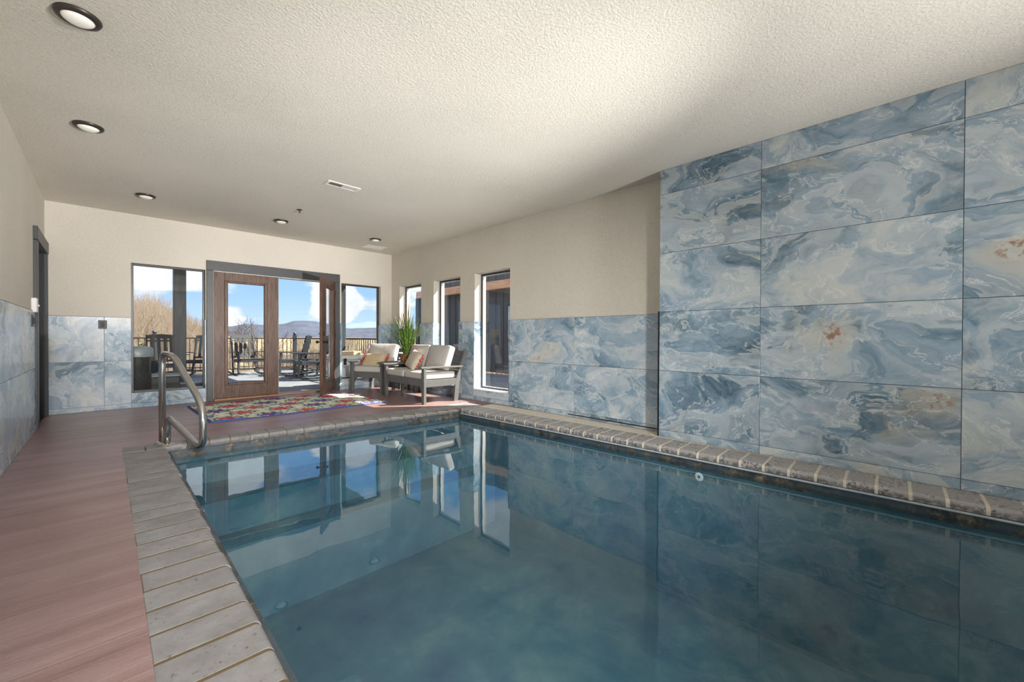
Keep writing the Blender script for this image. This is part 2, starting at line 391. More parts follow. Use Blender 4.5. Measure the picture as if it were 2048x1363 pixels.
# ================================================================ geometry helpers
def put(me, name, m, parent=None, loc=(0, 0, 0), rz=0.0, smooth=False):
    if me.materials: me.materials.clear()
    if m: me.materials.append(MATS[m])
    if smooth:
        for p in me.polygons: p.use_smooth = True
    o = bpy.data.objects.new(name, me); COL.objects.link(o)
    o.location = loc; o.rotation_euler = (0, 0, rz)
    if parent: o.parent = parent
    return o
class MB:
    """collects shapes into ONE mesh"""
    def __init__(s): s.v = []; s.f = []
    def add(s, vs, fs):
        b = len(s.v); s.v += [tuple(x) for x in vs]; s.f += [tuple(i+b for i in f) for f in fs]; return s
    def box(s, x0, x1, y0, y1, z0, z1, M=None):
        vs = [Vector((x, y, z)) for z in (z0, z1) for y in (y0, y1) for x in (x0, x1)]
        if M: vs = [M @ v for v in vs]
        return s.add(vs, [(0, 2, 3, 1), (4, 5, 7, 6), (0, 1, 5, 4), (2, 6, 7, 3), (0, 4, 6, 2), (1, 3, 7, 5)])
    def cbox(s, x0, x1, y0, y1, z0, z1, c=0.006, M=None):
        """chamfered box"""
        bm = bmesh.new(); bmesh.ops.create_cube(bm, size=1)
        for v in bm.verts: v.co = Vector(((x0+x1)/2+v.co.x*(x1-x0), (y0+y1)/2+v.co.y*(y1-y0), (z0+z1)/2+v.co.z*(z1-z0)))
        c = min(c, 0.45*min(x1-x0, y1-y0, z1-z0))
        bmesh.ops.bevel(bm, geom=bm.edges[:], offset=c, segments=1, affect='EDGES', profile=0.5)
        bm.verts.index_update()
        vs = [(M @ v.co) if M else v.co.copy() for v in bm.verts]
        fs = [tuple(v.index for v in f.verts) for f in bm.faces]; bm.free()
        return s.add(vs, fs)
    def beam(s, a, b, w, h, up=(0, 0, 1), c=0.004):
        """box between two points; w sideways, h along up"""
        a = Vector(a); b = Vector(b); d = (b-a); L = d.length; d.normalize()
        sd = d.cross(Vector(up)).normalized(); uu = sd.cross(d).normalized()
        Mx = Matrix(((d.x, sd.x, uu.x, a.x), (d.y, sd.y, uu.y, a.y), (d.z, sd.z, uu.z, a.z), (0, 0, 0, 1)))
        return s.cbox(0, L, -w/2, w/2, -h/2, h/2, c, Mx)
    def tube(s, pts, r, n=12, cap=True, rs=None):
        pts = [Vector(p) for p in pts]; rings = []
        prev = None
        for i, p in enumerate(pts):
            if i == 0: tg = pts[1]-pts[0]
            elif i == len(pts)-1: tg = pts[-1]-pts[-2]
            else: tg = (pts[i+1]-pts[i]).normalized()+(pts[i]-pts[i-1]).normalized()
            tg.normalize()
            if prev is None:
                a = Vector((0, 0, 1)) if abs(tg.z) < 0.9 else Vector((1, 0, 0))
                nx = tg.cross(a).normalized()
            else:
                nx = (prev - tg*prev.dot(tg)).normalized()
            prev = nx; ny = tg.cross(nx)
            rr = rs[i] if rs else r
            rings.append([p+nx*math.cos(2*math.pi*k/n)*rr+ny*math.sin(2*math.pi*k/n)*rr for k in range(n)])
        vs = [v for rg in rings for v in rg]; fs = []
        for i in range(len(rings)-1):
            for k in range(n):
                fs.append((i*n+k, i*n+(k+1) % n, (i+1)*n+(k+1) % n, (i+1)*n+k))
        if cap:
            fs.append(tuple(range(n))[::-1]); fs.append(tuple((len(rings)-1)*n+k for k in range(n)))
        return s.add(vs, fs)
    def lathe(s, prof, n=32, o=(0, 0, 0), close=True):
        vs = []; fs = []
        for r, zz in prof:
            for k in range(n):
                a = 2*math.pi*k/n; vs.append((o[0]+r*math.cos(a), o[1]+r*math.sin(a), o[2]+zz))
        for i in range(len(prof)-1):
            for k in range(n): fs.append((i*n+k, i*n+(k+1) % n, (i+1)*n+(k+1) % n, (i+1)*n+k))
        if close:
            fs.append(tuple(range(n))[::-1]); fs.append(tuple((len(prof)-1)*n+k for k in range(n)))
        return s.add(vs, fs)
    def prism(s, poly, a, b, plane='yz'):
        """extrude a 2D polygon from a to b along the axis left out"""
        n = len(poly); vs = []
        for q in (a, b):
            for (p0, p1) in poly:
                vs.append({'yz': (q, p0, p1), 'xz': (p0, q, p1), 'xy': (p0, p1, q)}[plane])
        fs = [tuple(range(n)), tuple(range(2*n-1, n-1, -1))]
        for i in range(n): fs.append((i, (i+1) % n, n+(i+1) % n, n+i))
        return s.add(vs, fs)
    def mesh(s, name='mesh'):
        me = bpy.data.meshes.new(name); me.from_pydata(s.v, [], s.f); me.validate()
        bm = bmesh.new(); bm.from_mesh(me); bmesh.ops.recalc_face_normals(bm, faces=bm.faces); bm.to_mesh(me); bm.free()
        return me
    def build(s, name, m, parent=None, loc=(0, 0, 0), rz=0.0, smooth=False, auto=None, center=False):
        if center:
            n = len(s.v); c = Vector((sum(v[0] for v in s.v)/n, sum(v[1] for v in s.v)/n, sum(v[2] for v in s.v)/n))
            s.v = [(v[0]-c.x, v[1]-c.y, v[2]-c.z) for v in s.v]; loc = tuple(Vector(loc)+c)
        me = s.mesh(name)
        o = put(me, name, m, parent, loc, rz, smooth)
        if auto is not None:
            for p in me.polygons: p.use_smooth = True
            me.set_sharp_from_angle(angle=R(auto))
        return o
def tag(o, label=None, cat=None, group=None, kind=None):
    if label: o['label'] = label
    if cat: o['category'] = cat
    if group: o['group'] = group
    if kind: o['kind'] = kind
    return o
def empty(name, loc=(0, 0, 0), rz=0.0, label=None, cat=None, group=None, kind=None):
    o = bpy.data.objects.new(name, None); COL.objects.link(o); o.location = loc; o.rotation_euler = (0, 0, rz)
    o.empty_display_size = 0.1
    return tag(o, label, cat, group, kind)
def copy_tree(o, parent=None):
    c = o.copy(); COL.objects.link(c); c.parent = parent
    for ch in list(o.children): copy_tree(ch, c)
    return c
def rects_minus(x0, x1, z0, z1, holes):
    """split a rectangle around holes -> list of rects"""
    xs = sorted({x0, x1, *[min(max(h[k], x0), x1) for h in holes for k in (0, 1)]})
    out = []
    for a, b in zip(xs[:-1], xs[1:]):
        if b-a < 1e-6: continue
        mid = (a+b)/2
        segs = [(z0, z1)]
        for h in holes:
            if h[0] < mid < h[1]:
                ns = []
                for s0, s1 in segs:
                    if h[2] > s0: ns.append((s0, min(s1, h[2])))
                    if h[3] < s1: ns.append((max(s0, h[3]), s1))
                segs = [q for q in ns if q[1]-q[0] > 1e-6]
        out += [(a, b, s0, s1) for s0, s1 in segs]
    return out

# ================================================================ room dimensions
XL, XR, YF, YB = -0.555, 4.264, 7.90, -4.4     # plaster faces
XT = 4.071                                     # tall tiled wall face
TH = 1.275                                     # wainscot height
ROWS = (0.0, 0.067, 0.668, TH)
WF1 = (0.25, 1.10, 0.21, 2.055)                # far wall: left window
WFD = (1.19, 3.06, 0.0, 2.06)                  # far wall: double door
WF2 = (3.21, 4.02, 0.20, 2.055)                # far wall: right window
WR = [(4.345, 5.165, 0.18, 2.055), (5.55, 6.345, 0.18, 2.055), (6.765, 7.57, 0.18, 2.055)]   # right wall windows (Y0,Y1,z0,z1)
DL = (6.86, 7.79, 0.0, 2.06)                   # left wall door

# floor slab around the pool
PX0, PX1 = 0.10, 4.08; PY0, PY1 = -3.4, 5.09
fl = MB()
fl.box(XL-0.3, PX0, YB, YF+0.0, -0.15, 0.0)
fl.box(PX0, XR+0.3, PY1, YF+0.0, -0.15, 0.0)
fl.box(PX0, XR+0.3, YB, PY0, -0.15, 0.0)
fl.box(XR-0.03, XR+0.3, PY0, PY1, -0.15, 0.0)
tag(fl.build('floor', 'pink_concrete'), kind='structure')

# ceiling
tag(MB().box(XL-0.3, XR+0.3, YB-0.2, YF+0.25, CEIL, CEIL+0.15).build('ceiling', 'ceiling_plaster'), kind='structure')

# walls
def wall(name, axis, c0, c1, a0, a1, holes, z1=CEIL):
    mb = MB()
    for (a, b, s0, s1) in rects_minus(a0, a1, -0.15, z1, holes):
        if axis == 'y': mb.box(a, b, c0, c1, s0, s1)
        else: mb.box(c0, c1, a, b, s0, s1)
    return tag(mb.build(name, 'wall_plaster'), kind='structure')
wl = wall('wall_left', 'x', XL-0.22, XL, YB, YF+0.2, [DL])
wf = wall('wall_far', 'y', YF, YF+0.20, XL, XR+0.25, [WF1, WFD, WF2])
wr = wall('wall_right', 'x', XR, XR+0.24, 1.90, YF, WR)
wb = wall('wall_rear', 'y', YB-0.2, YB, XL, XR+0.25, [])
wt = MB().box(XT+0.012, XR+0.24, YB, 1.925, -0.15, CEIL).build('wall_feature', 'tile_grout'); tag(wt, kind='structure')

# tiles: each a part of its wall
G = 0.0018
def tile(parent, axis, face, sgn, a, b, s0, s1, th=0.012, chamf=0.001):
    mb = MB()
    a += G; b -= G; s0 += G; s1 -= G
    if b-a < 0.004 or s1-s0 < 0.004: return
    if axis == 'x': mb.cbox(min(face, face+sgn*th), max(face, face+sgn*th), a, b, s0, s1, chamf)
    else: mb.cbox(a, b, min(face, face+sgn*th), max(face, face+sgn*th), s0, s1, chamf)
    return mb.build('tile', 'onyx_tile', parent, center=True)
def grid(parent, axis, face, sgn, cuts, rows, holes, th=0.012):
    for a, b in zip(cuts[:-1], cuts[1:]):
        for s0, s1 in zip(rows[:-1], rows[1:]):
            for (p, q, r0, r1) in rects_minus(a, b, s0, s1, holes): tile(parent, axis, face, sgn, p, q, r0, r1, th)
# backer sheets so that joints read as grout
def backer(parent, axis, face, a, b, z0, z1, holes, thick=0.004):
    mb = MB()
    for (p, q, r0, r1) in rects_minus(a, b, z0, z1, holes):
        lo, hi = sorted((face, face+thick))
        if axis == 'x': mb.box(lo, hi, p, q, r0, r1)
        else: mb.box(p, q, lo, hi, r0, r1)
    mb.build('grout_backing', 'tile_grout', parent)
backer(wl, 'x', XL, YB, YF-0.001, 0, TH-0.002, [DL], 0.004)
grid(wl, 'x', XL+0.004, 1, [YB, -2.6, -1.4, -0.2, 1.0, 2.2, 3.4, 4.6, 5.8, YF-0.005], ROWS, [(6.72, 7.9, 0, 2.2)], 0.010)
backer(wf, 'y', YF, XL+0.014, XR-0.002, 0, TH-0.002, [WF1, (1.11, 3.17, 0, 3), WF2], -0.004)
grid(wf, 'y', YF-0.004, -1, [XL+0.015, -0.02, 1.105, 3.175, 4.24], ROWS, [WF1, (1.10, 3.18, 0, 3), WF2], 0.010)
backer(wr, 'x', XR, 1.94, YF-0.015, 0, TH-0.002, WR, -0.008)
grid(wr, 'x', XR-0.008, -1, [1.958, 3.15, 4.345, 5.46, 6.65, YF-0.016], ROWS, [WR[0], WR[1], WR[2]], 0.016)
# tile lining of the window reveals below the wainscot line, sunlit
for (a, b, s0, s1) in WR:
    MB().cbox(XR-0.022, XR+0.15, b-0.012, b, s0, TH, 0.001).build('reveal_tile', 'onyx_tile', wr, center=True)
    MB().cbox(XR-0.022, XR+0.15, a, a+0.012, s0, TH, 0.001).build('reveal_tile', 'onyx_tile', wr, center=True)
    MB().cbox(XR-0.022, XR+0.15, a+0.012, b-0.012, s0-0.004, s0+0.008, 0.001).build('sill_tile', 'white_plastic', wr, center=True)
MB().cbox(WF1[1]-0.010, WF1[1], YF-0.014, YF+0.11, WF1[2], TH, 0.001).build('reveal_tile', 'onyx_tile', wf, center=True)
MB().cbox(WF2[1]-0.010, WF2[1], YF-0.014, YF+0.11, WF2[2], TH, 0.001).build('reveal_tile', 'onyx_tile', wf, center=True)
MB().cbox(WF2[0], WF2[0]+0.010, YF-0.014, YF+0.11, WF2[2], TH, 0.001).build('reveal_tile', 'onyx_tile', wf, center=True)
# feature wall tiles
grid(wt, 'x', XT+0.012, -1, [YB, -3.76, -2.567, -1.372, -0.178, 1.016, 1.937], (0.0, 0.075, 0.680, 1.285, 1.884, 2.488, CEIL), [], 0.012)
MB().box(XT+0.012, XR-0.02, 1.925, 1.937, 0, CEIL).build('end_face', 'wall_plaster', wt)
# black shadow gap between feature wall and the wainscot, and the removable panel slot
MB().box(XT-0.004, XT+0.03, 1.938, 1.950, 0.0, 1.29).build('shadow_gap', 'black_trim', wt)
MB().box(XR-0.030, XR-0.022, 1.96, 3.235, 0.026, 0.036).build('panel_slot', 'black_trim', wr)
# thin dark caps on the wainscot
tr1 = MB().box(XR-0.027, XR, 1.95, YF-0.01, TH, TH+0.004)
capR = MB()
for (a, b, s0, s1) in rects_minus(1.95, YF-0.01, TH-0.001, TH+0.003, WR): capR.box(XR-0.026, XR, a, b, s0, s1)
capR.build('tile_edge', 'tile_grout', wr)
capF = MB()
for (a, b, s0, s1) in rects_minus(XL, XR, TH-0.001, TH+0.003, [WF1, (1.10, 3.18, 0, 3), WF2]): capF.box(a, b, YF-0.015, YF, s0, s1)
capF.build('tile_edge', 'tile_grout', wf)
capL = MB().box(XL, XL+0.015, YB, 6.72, TH-0.001, TH+0.003).build('tile_edge', 'tile_grout', wl)
# black edge strips beside windows, where the tile ends
MB().box(XR-0.0255, XR-0.004, 4.338, 4.345, 0.18, TH+0.005).build('tile_edge', 'black_trim', wr)

# ================================================================ pool
LX0, LX1 = 0.098, 0.392          # left coping
def nose_y(x): return 4.93 - (x-0.40)*0.075     # far coping water edge
def back_y(x): return 5.12 - (x-0.10)*0.012
def nose_x(y): return 3.775 - 0.042*y           # right coping water edge
basin = MB()
bx0, bx1, by0, by1, bz = 0.425, 3.98, -3.3, 4.99, -1.45
# basin walls (right and far follow the coping), floor and steps
def quad(mb, a, b, z0, z1, th=0.15):
    a = Vector((a[0], a[1], 0)); b = Vector((b[0], b[1], 0)); n = Vector((-(b-a).y, (b-a).x, 0)).normalized()*th
    vs = [a, b, b+n, a+n]
    mb.add([(v.x, v.y, z) for z in (z0, z1) for v in vs], [(0, 1, 2, 3), (4, 7, 6, 5), (0, 4, 5, 1), (1, 5, 6, 2), (2, 6, 7, 3), (3, 7, 4, 0)])
A = (0.42, -3.2); B = (nose_x(-3.2)+0.03, -3.2); Cc = (nose_x(4.7)+0.03, nose_y(3.55)+0.03); D = (0.42, nose_y(0.42)+0.03)
def basin_walls(z0, z1):
    mb = MB()
    for p, q in ((D, A), (A, B), (B, Cc), (Cc, D)): quad(mb, q, p, z0, z1)
    return mb
pool = empty('pool_basin', (0, 0, 0), kind='structure')
b1 = basin_walls(-1.5, -0.16); b1.box(0.30, 4.1, -3.4, 5.1, -1.6, -1.4)
b1.build('shell', 'pool_plaster', pool)
basin_walls(-0.16, -0.055).build('waterline_band', 'waterline_band', pool)
st1 = MB().box(0.42, 3.62, 4.30, 5.0, -1.42, -0.42); st1.build('step', 'pool_plaster', pool)
MB().box(0.42, 3.65, 3.98, 4.30, -1.42, -0.72).build('step', 'pool_plaster', pool)
# bead under the right coping
bd = MB(); bd.beam((nose_x(-3.2)+0.012, -3.2, -0.068), (nose_x(4.66)+0.012, 4.66, -0.068), 0.026, 0.016, c=0.005); bd.build('bead', 'pale_bead', pool)
for (x, y, s) in ((0.75, 4.945, 0.05), (1.25, 4.905, 0.045)):
    MB().cbox(x-s, x+s, y-0.03, y-0.018, -0.215, -0.195, 0.003).build('wall_slot', 'slot_dark', pool)
jt = MB().lathe([(0.016, 0.0), (0.034, 0.0), (0.038, 0.006), (0.03, 0.012), (0.014, 0.012)], 20, close=False)
jo = jt.build('return_jet', 'pool_white', pool, loc=(nose_x(1.4)+0.02, 1.40, -0.215), auto=40)
jo.rotation_euler = (0, R(-90), R(0))

# water surface
wat = MB().add([(0.40, -3.22, -0.125), (3.95, -3.22, -0.125), (nose_x(4.7)+0.045, nose_y(3.6)+0.04, -0.125), (0.40, nose_y(0.4)+0.04, -0.125)], [(0, 1, 2, 3)])
wo = wat.build('pool_water', 'pool_water'); tag(wo, kind='structure')

# coping bricks (bullnosed), each a part
cop = empty('pool_coping', (0, 0, 0), kind='structure')
def bull(L, H=0.058, r=0.028):
    pr = [(0.0, -H), (0.0, -0.004), (0.004, 0.0)]
    for k in range(0, 7):
        a = math.pi/2*(1-k/6)
        pr.append((L-r+r*math.cos(a), -r+r*math.sin(a)))
    for k in range(1, 4):
        a = -math.pi/2*k/3
        pr.append((L-0.008+0.008*math.cos(a), -H+0.008+0.008*math.sin(a)))
    return pr
def brick(L, W, H=0.058, r=0.028):
    """bullnose brick: length L along +x from 0 (back) to nose, width W along y, top z=0"""
    return MB().prism(bull(L, H, r), -W/2, W/2, 'xz').mesh('brick')
def grout(a, b, L, m, inset=0.0022, r=0.028):
    """grout run: a and b are the nose line ends, L the brick length, nose side is right of a->b"""
    a = Vector(a); b = Vector(b); d = (b-a).normalized(); nrm = Vector((d.y, -d.x, 0))
    pr = bull(L, 0.056, r); vs = []
    for e in (a, b):
        for (x, z_) in pr: q = e+nrm*(x-L-inset); vs.append((q.x, q.y, z_-inset))
    n = len(pr)
    fs = [tuple(range(n)), tuple(range(2*n-1, n-1, -1))]+[(i, (i+1) % n, n+(i+1) % n, n+i) for i in range(n)]
    mb = MB(); mb.add(vs, fs); return mb.build('grout_bed', m, cop)
def place_bricks(mesh, spots, m):
    mesh.materials.append(MATS[m])
    for p in mesh.polygons: p.use_smooth = True
    mesh.set_sharp_from_angle(angle=R(35))
    for (x, y, z, rz, rx) in spots:
        o = bpy.data.objects.new('brick', mesh); COL.objects.link(o); o.parent = cop
        o.location = (x, y, z); o.rotation_euler = (rx, random.uniform(-0.001, 0.0), rz)
sp = 0.1690; g = 0.017
lm = brick(LX1-LX0, sp-g)
spots = []
y = 4.871
k = 0
while y > PY0+0.1:
    spots.append((LX0+random.uniform(-0.004, 0.004), y-sp/2, random.uniform(0.0, 0.0008), random.uniform(-0.005, 0.005), random.uniform(-0.0015, 0.0015))); y -= sp
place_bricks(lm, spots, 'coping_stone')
# far row: brick axis points toward -Y
fm = brick(0.225, sp-0.008)
spots = []
x = 0.555
while x < 3.62:
    bx = x-sp/2
    spots.append((bx, back_y(bx), random.uniform(0.0, 0.001), R(-90), 0)); x += sp
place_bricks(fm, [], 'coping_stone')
for (bx, by, bzz, rz, rx) in spots:
    L = back_y(bx)-nose_y(bx)
    o = bpy.data.objects.new('brick', fm); COL.objects.link(o); o.parent = cop
    o.location = (bx, by, bzz); o.rotation_euler = (0, 0, R(-90)-math.atan(0.05)); o.scale = (L/0.225, 1, 1)
# two cut pieces behind the left row at the corner
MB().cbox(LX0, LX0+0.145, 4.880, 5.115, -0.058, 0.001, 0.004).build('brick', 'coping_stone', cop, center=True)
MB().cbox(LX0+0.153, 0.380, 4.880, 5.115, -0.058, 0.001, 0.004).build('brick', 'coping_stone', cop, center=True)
# right row, slightly out of square to the wall
rm = brick(0.32, sp-0.019, 0.058, 0.030)
spots = []
y = 4.62
while y > PY0+0.1:
    yc = y-sp/2
    spots.append((nose_x(yc)+0.32, yc+0.0134, random.uniform(0.0, 0.0010), math.pi+math.atan(0.042), 0)); y -= sp
place_bricks(rm, spots, 'coping_stone_stained')
# mitred corner stone
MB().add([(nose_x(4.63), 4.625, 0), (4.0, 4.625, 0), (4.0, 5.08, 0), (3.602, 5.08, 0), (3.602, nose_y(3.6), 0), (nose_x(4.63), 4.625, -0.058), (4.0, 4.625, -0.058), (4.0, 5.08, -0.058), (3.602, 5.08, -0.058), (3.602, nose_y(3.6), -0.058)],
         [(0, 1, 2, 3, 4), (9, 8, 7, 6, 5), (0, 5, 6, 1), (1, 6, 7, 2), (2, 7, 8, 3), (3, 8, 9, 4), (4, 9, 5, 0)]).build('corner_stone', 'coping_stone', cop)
# grout beds
grout((LX1, PY0, 0), (LX1, 4.871, 0), LX1-LX0+0.012, 'coping_grout', 0.0014)
grout((0.395, nose_y(0.395), 0), (3.60, nose_y(3.60), 0), 0.25, 'coping_grout', 0.0014)
grout((nose_x(4.62), 4.62, 0), (nose_x(PY0), PY0, 0), 0.62, 'pale_grout', 0.0008, 0.030)

# ================================================================ windows and doors
def window(name, axis, c, a0, a1, z0, z1, fw=0.035, dp=0.05, glass_m='window_glass', inner=None):
    root = empty(name, (0, 0, 0), kind='structure')
    def bx(mb, p, q, r0, r1, d0, d1, c_=0.003):
        if axis == 'y': mb.cbox(p, q, d0, d1, r0, r1, c_)
        else: mb.cbox(d0, d1, p, q, r0, r1, c_)
    mb = MB()
    bx(mb, a0, a0+fw, z0, z1, c, c+dp); bx(mb, a1-fw, a1, z0, z1, c, c+dp)
    bx(mb, a0+fw, a1-fw, z0, z0+fw, c, c+dp); bx(mb, a0+fw, a1-fw, z1-fw, z1, c, c+dp)
    mb.build('frame', 'frame_dark', root)
    if inner:
        mb = MB(); w2 = 0.010
        e0, e1, f0, f1 = a0+fw, a1-fw, z0+fw, z1-fw
        bx(mb, e0, e0+w2, f0, f1, c+0.012, c+dp-0.01, 0.002); bx(mb, e1-w2, e1, f0, f1, c+0.012, c+dp-0.01, 0.002)
        bx(mb, e0+w2, e1-w2, f0, f0+w2, c+0.012, c+dp-0.01, 0.002); bx(mb, e0+w2, e1-w2, f1-w2, f1, c+0.012, c+dp-0.01, 0.002)
        mb.build('sash', inner, root)
    mb = MB(); bx(mb, a0+fw*0.8, a1-fw*0.8, z0+fw*0.8, z1-fw*0.8, c+dp*0.5, c+dp*0.5+0.004, 0.0)
    g_ = MB()
    p, q, r0, r1 = a0+fw*0.8, a1-fw*0.8, z0+fw*0.8, z1-fw*0.8
    dd = c+dp*0.5
    if axis == 'y': g_.add([(p, dd, r0), (q, dd, r0), (q, dd, r1), (p, dd, r1)], [(0, 1, 2, 3)])
    else: g_.add([(dd, p, r0), (dd, q, r0), (dd, q, r1), (dd, p, r1)], [(0, 1, 2, 3)])
    g_.build('pane', glass_m, root)
    return root
window('window_1', 'y', 7.955, *WF1, fw=0.028)
window('window_2', 'y', 7.985, *WF2, fw=0.028)
window('window_3', 'x', 4.395, *WR[0], inner='frame_white', fw=0.03)
window('window_4', 'x', 4.395, *WR[1], inner='frame_white', fw=0.03)
window('window_5', 'x', 4.395, *WR[2], inner='frame_white', fw=0.03)

# double-door casing
cs = empty('trim_1', (0, 0, 0), kind='structure')
MB().cbox(1.112, 1.198, YF-0.032, YF, 0.0, 2.052, 0.003).build('jamb_casing', 'trim_grey', cs)
MB().cbox(3.062, 3.172, YF-0.032, YF, 0.0, 2.052, 0.003).build('jamb_casing', 'trim_grey', cs)
MB().cbox(1.112, 3.172, YF-0.036, YF, 2.054, 2.205, 0.003).build('head_casing', 'trim_grey', cs)
jb = MB(); jb.box(1.19, 1.205, YF, YF+0.19, 0, 2.06); jb.box(3.045, 3.06, YF, YF+0.19, 0, 2.06); jb.box(1.19, 3.06, YF, YF+0.19, 2.045, 2.06)
jb.build('door_jamb', 'frame_white', cs)
MB().cbox(1.20, 3.05, YF-0.06, YF+0.19, 0.0, 0.028, 0.004).build('threshold', 'sill_oak', cs)

def door_leaf(name, loc, rz, wid=0.918, h0=0.032, h1=2.048, th=0.045):
    """leaf in local x from 0 (hinge) to wid, y thickness, glazed"""
    root = empty(name, loc, rz, kind='structure')
    gx0, gx1, gz0, gz1 = 0.145*wid/0.918, wid-0.175*wid/0.918, 0.236, 1.905
    MB().cbox(0, gx0, 0, th, h0, h1, 0.003).build('stile', 'door_oak', root)
    MB().cbox(gx1, wid, 0, th, h0, h1, 0.003).build('stile', 'door_oak', root)
    MB().cbox(gx0, gx1, 0, th, h0, gz0, 0.001).build('rail', 'door_oak_rail', root)
    MB().cbox(gx0, gx1, 0, th, gz1, h1, 0.001).build('rail', 'door_oak_rail', root)
    mo = MB(); w2 = 0.042
    for (a, b, c, d) in ((gx0-0.008, gx0+w2, gz0-0.008, gz1+0.008), (gx1-w2, gx1+0.008, gz0-0.008, gz1+0.008), (gx0+w2, gx1-w2, gz0-0.008, gz0+w2*0.8), (gx0+w2, gx1-w2, gz1-w2*0.6, gz1+0.008)):
        mo.cbox(a, b, -0.010, th+0.010, c, d, 0.008)
    mo.build('glazing_bead', 'door_oak', root)
    MB().add([(gx0, th/2, gz0), (gx1, th/2, gz0), (gx1, th/2, gz1), (gx0, th/2, gz1)], [(0, 1, 2, 3)]).build('pane', 'window_glass', root)
    return root
dl = door_leaf('door_1', (1.207, YF+0.004, 0), 0)
MB().cbox(2.105, 2.14, YF+0.045, YF+0.06, 0.03, 2.045, 0.003).build('astragal', 'frame_white', dl).location = (-1.207, -YF-0.004, 0)
# open leaf: hinged at the right jamb, swung into the room about 124 degrees from closed
a_open = R(180+56.0)
dr = door_leaf('door_2', (3.045, YF-0.015, 0), a_open)
for zc in (0.30, 1.06, 1.84):
    hb = MB().cbox(-0.028, 0.003, 0.0, 0.05, zc-0.05, zc+0.05, 0.002); hb.tube([(-0.004, -0.006, zc-0.055), (-0.004, -0.006, zc+0.055)], 0.007, 10)
    hb.build('hinge', 'black_iron', dr)
kn = MB()
for sg in (-1, 1):
    y0 = -0.0 if sg < 0 else 0.045
    kn.tube([(0.845, y0, 0.93), (0.845, y0+sg*0.045, 0.93)], 0.012, 12)
    kn.tube([(0.845, y0, 0.93), (0.845, y0+sg*0.006, 0.93)], 0.030, 16)
    kn.tube([(0.845, y0+sg*0.045, 0.93), (0.845, y0+sg*0.052, 0.93), (0.845, y0+sg*0.066, 0.93), (0.845, y0+sg*0.074, 0.93)], 0.028, 16, rs=[0.014, 0.027, 0.027, 0.016])
kn.build('door_knob', 'black_iron', dr, auto=40)
db = MB()
for sg in (-1, 1):
    y0 = -0.0 if sg < 0 else 0.045
    db.tube([(0.845, y0, 1.07), (0.845, y0+sg*0.014, 1.07)], 0.026, 16)
db.cbox(0.835, 0.855, -0.03, -0.014, 1.062, 1.078, 0.003)
db.build('deadbolt', 'black_iron', dr, auto=40)

# dark door in the left wall
d3 = empty('door_3', (0, 0, 0), kind='structure')
MB().cbox(XL-0.15, XL-0.11, DL[0]+0.02, DL[1]-0.02, 0.01, 2.04, 0.003).build('slab', 'dark_door', d3)
j = MB(); j.box(XL-0.20, XL+0.002, DL[0], DL[0]+0.018, 0, 2.06); j.box(XL-0.20, XL+0.002, DL[1]-0.018, DL[1], 0, 2.06); j.box(XL-0.20, XL+0.002, DL[0], DL[1], 2.042, 2.06)
j.build('jamb', 'dark_door', d3)
MB().box(XL-0.11, XL-0.10, DL[1]-0.045, DL[1]-0.035, 0.01, 2.04).build('stop_bead', 'trim_grey', d3)
MB().box(XL-0.20, XL+0.006, DL[0], DL[1], 0.0, 0.012).build('threshold', 'dark_door', d3)
cs2 = empty('trim_2', (0, 0, 0), kind='structure')
MB().cbox(XL, XL+0.030, 6.735, 6.862, 0.0, 2.050, 0.003).build('jamb_casing', 'trim_grey', cs2)
MB().cbox(XL, XL+0.030, 7.79, 7.885, 0.0, 2.050, 0.003).build('jamb_casing', 'trim_grey', cs2)
MB().cbox(XL, XL+0.036, 6.715, 7.89, 2.052, 2.195, 0.003).build('head_casing', 'trim_grey', cs2)

# wall fittings
th = empty('thermostat', (XL+0.001, 6.57, 1.335), 0, 'small white sensor box on the left wall beside the dark door frame', 'sensor')
MB().cbox(0, 0.042, -0.06, 0.06, -0.075, 0.075, 0.006).build('housing', 'white_plastic', th)
MB().cbox(0.03, 0.05, 0.058, 0.085, -0.01, 0.012, 0.003).build('knob', 'white_plastic', th)
sw = empty('switch_plate', (XL+0.014, 6.52, 1.17), 0, 'black triple rocker switch plate on the left wall below the white sensor box', 'switch')
MB().cbox(0, 0.007, -0.10, 0.10, -0.06, 0.06, 0.002).build('plate', 'black_trim', sw)
for yy in (-0.055, 0, 0.055): MB().cbox(0.006, 0.012, yy-0.017, yy+0.017, -0.034, 0.034, 0.002).build('rocker', 'storage_dark', sw)
ol = empty('outlet_plate', (-0.035, YF-0.014, 1.172), 0, 'square black outlet plate on the tiled far wall left of the left window', 'outlet')
MB().cbox(-0.042, 0.042, -0.007, 0, -0.058, 0.058, 0.002).build('plate', 'black_trim', ol)
MB().cbox(-0.017, 0.017, -0.011, -0.006, -0.034, 0.034, 0.002).build('receptacle', 'storage_dark', ol)

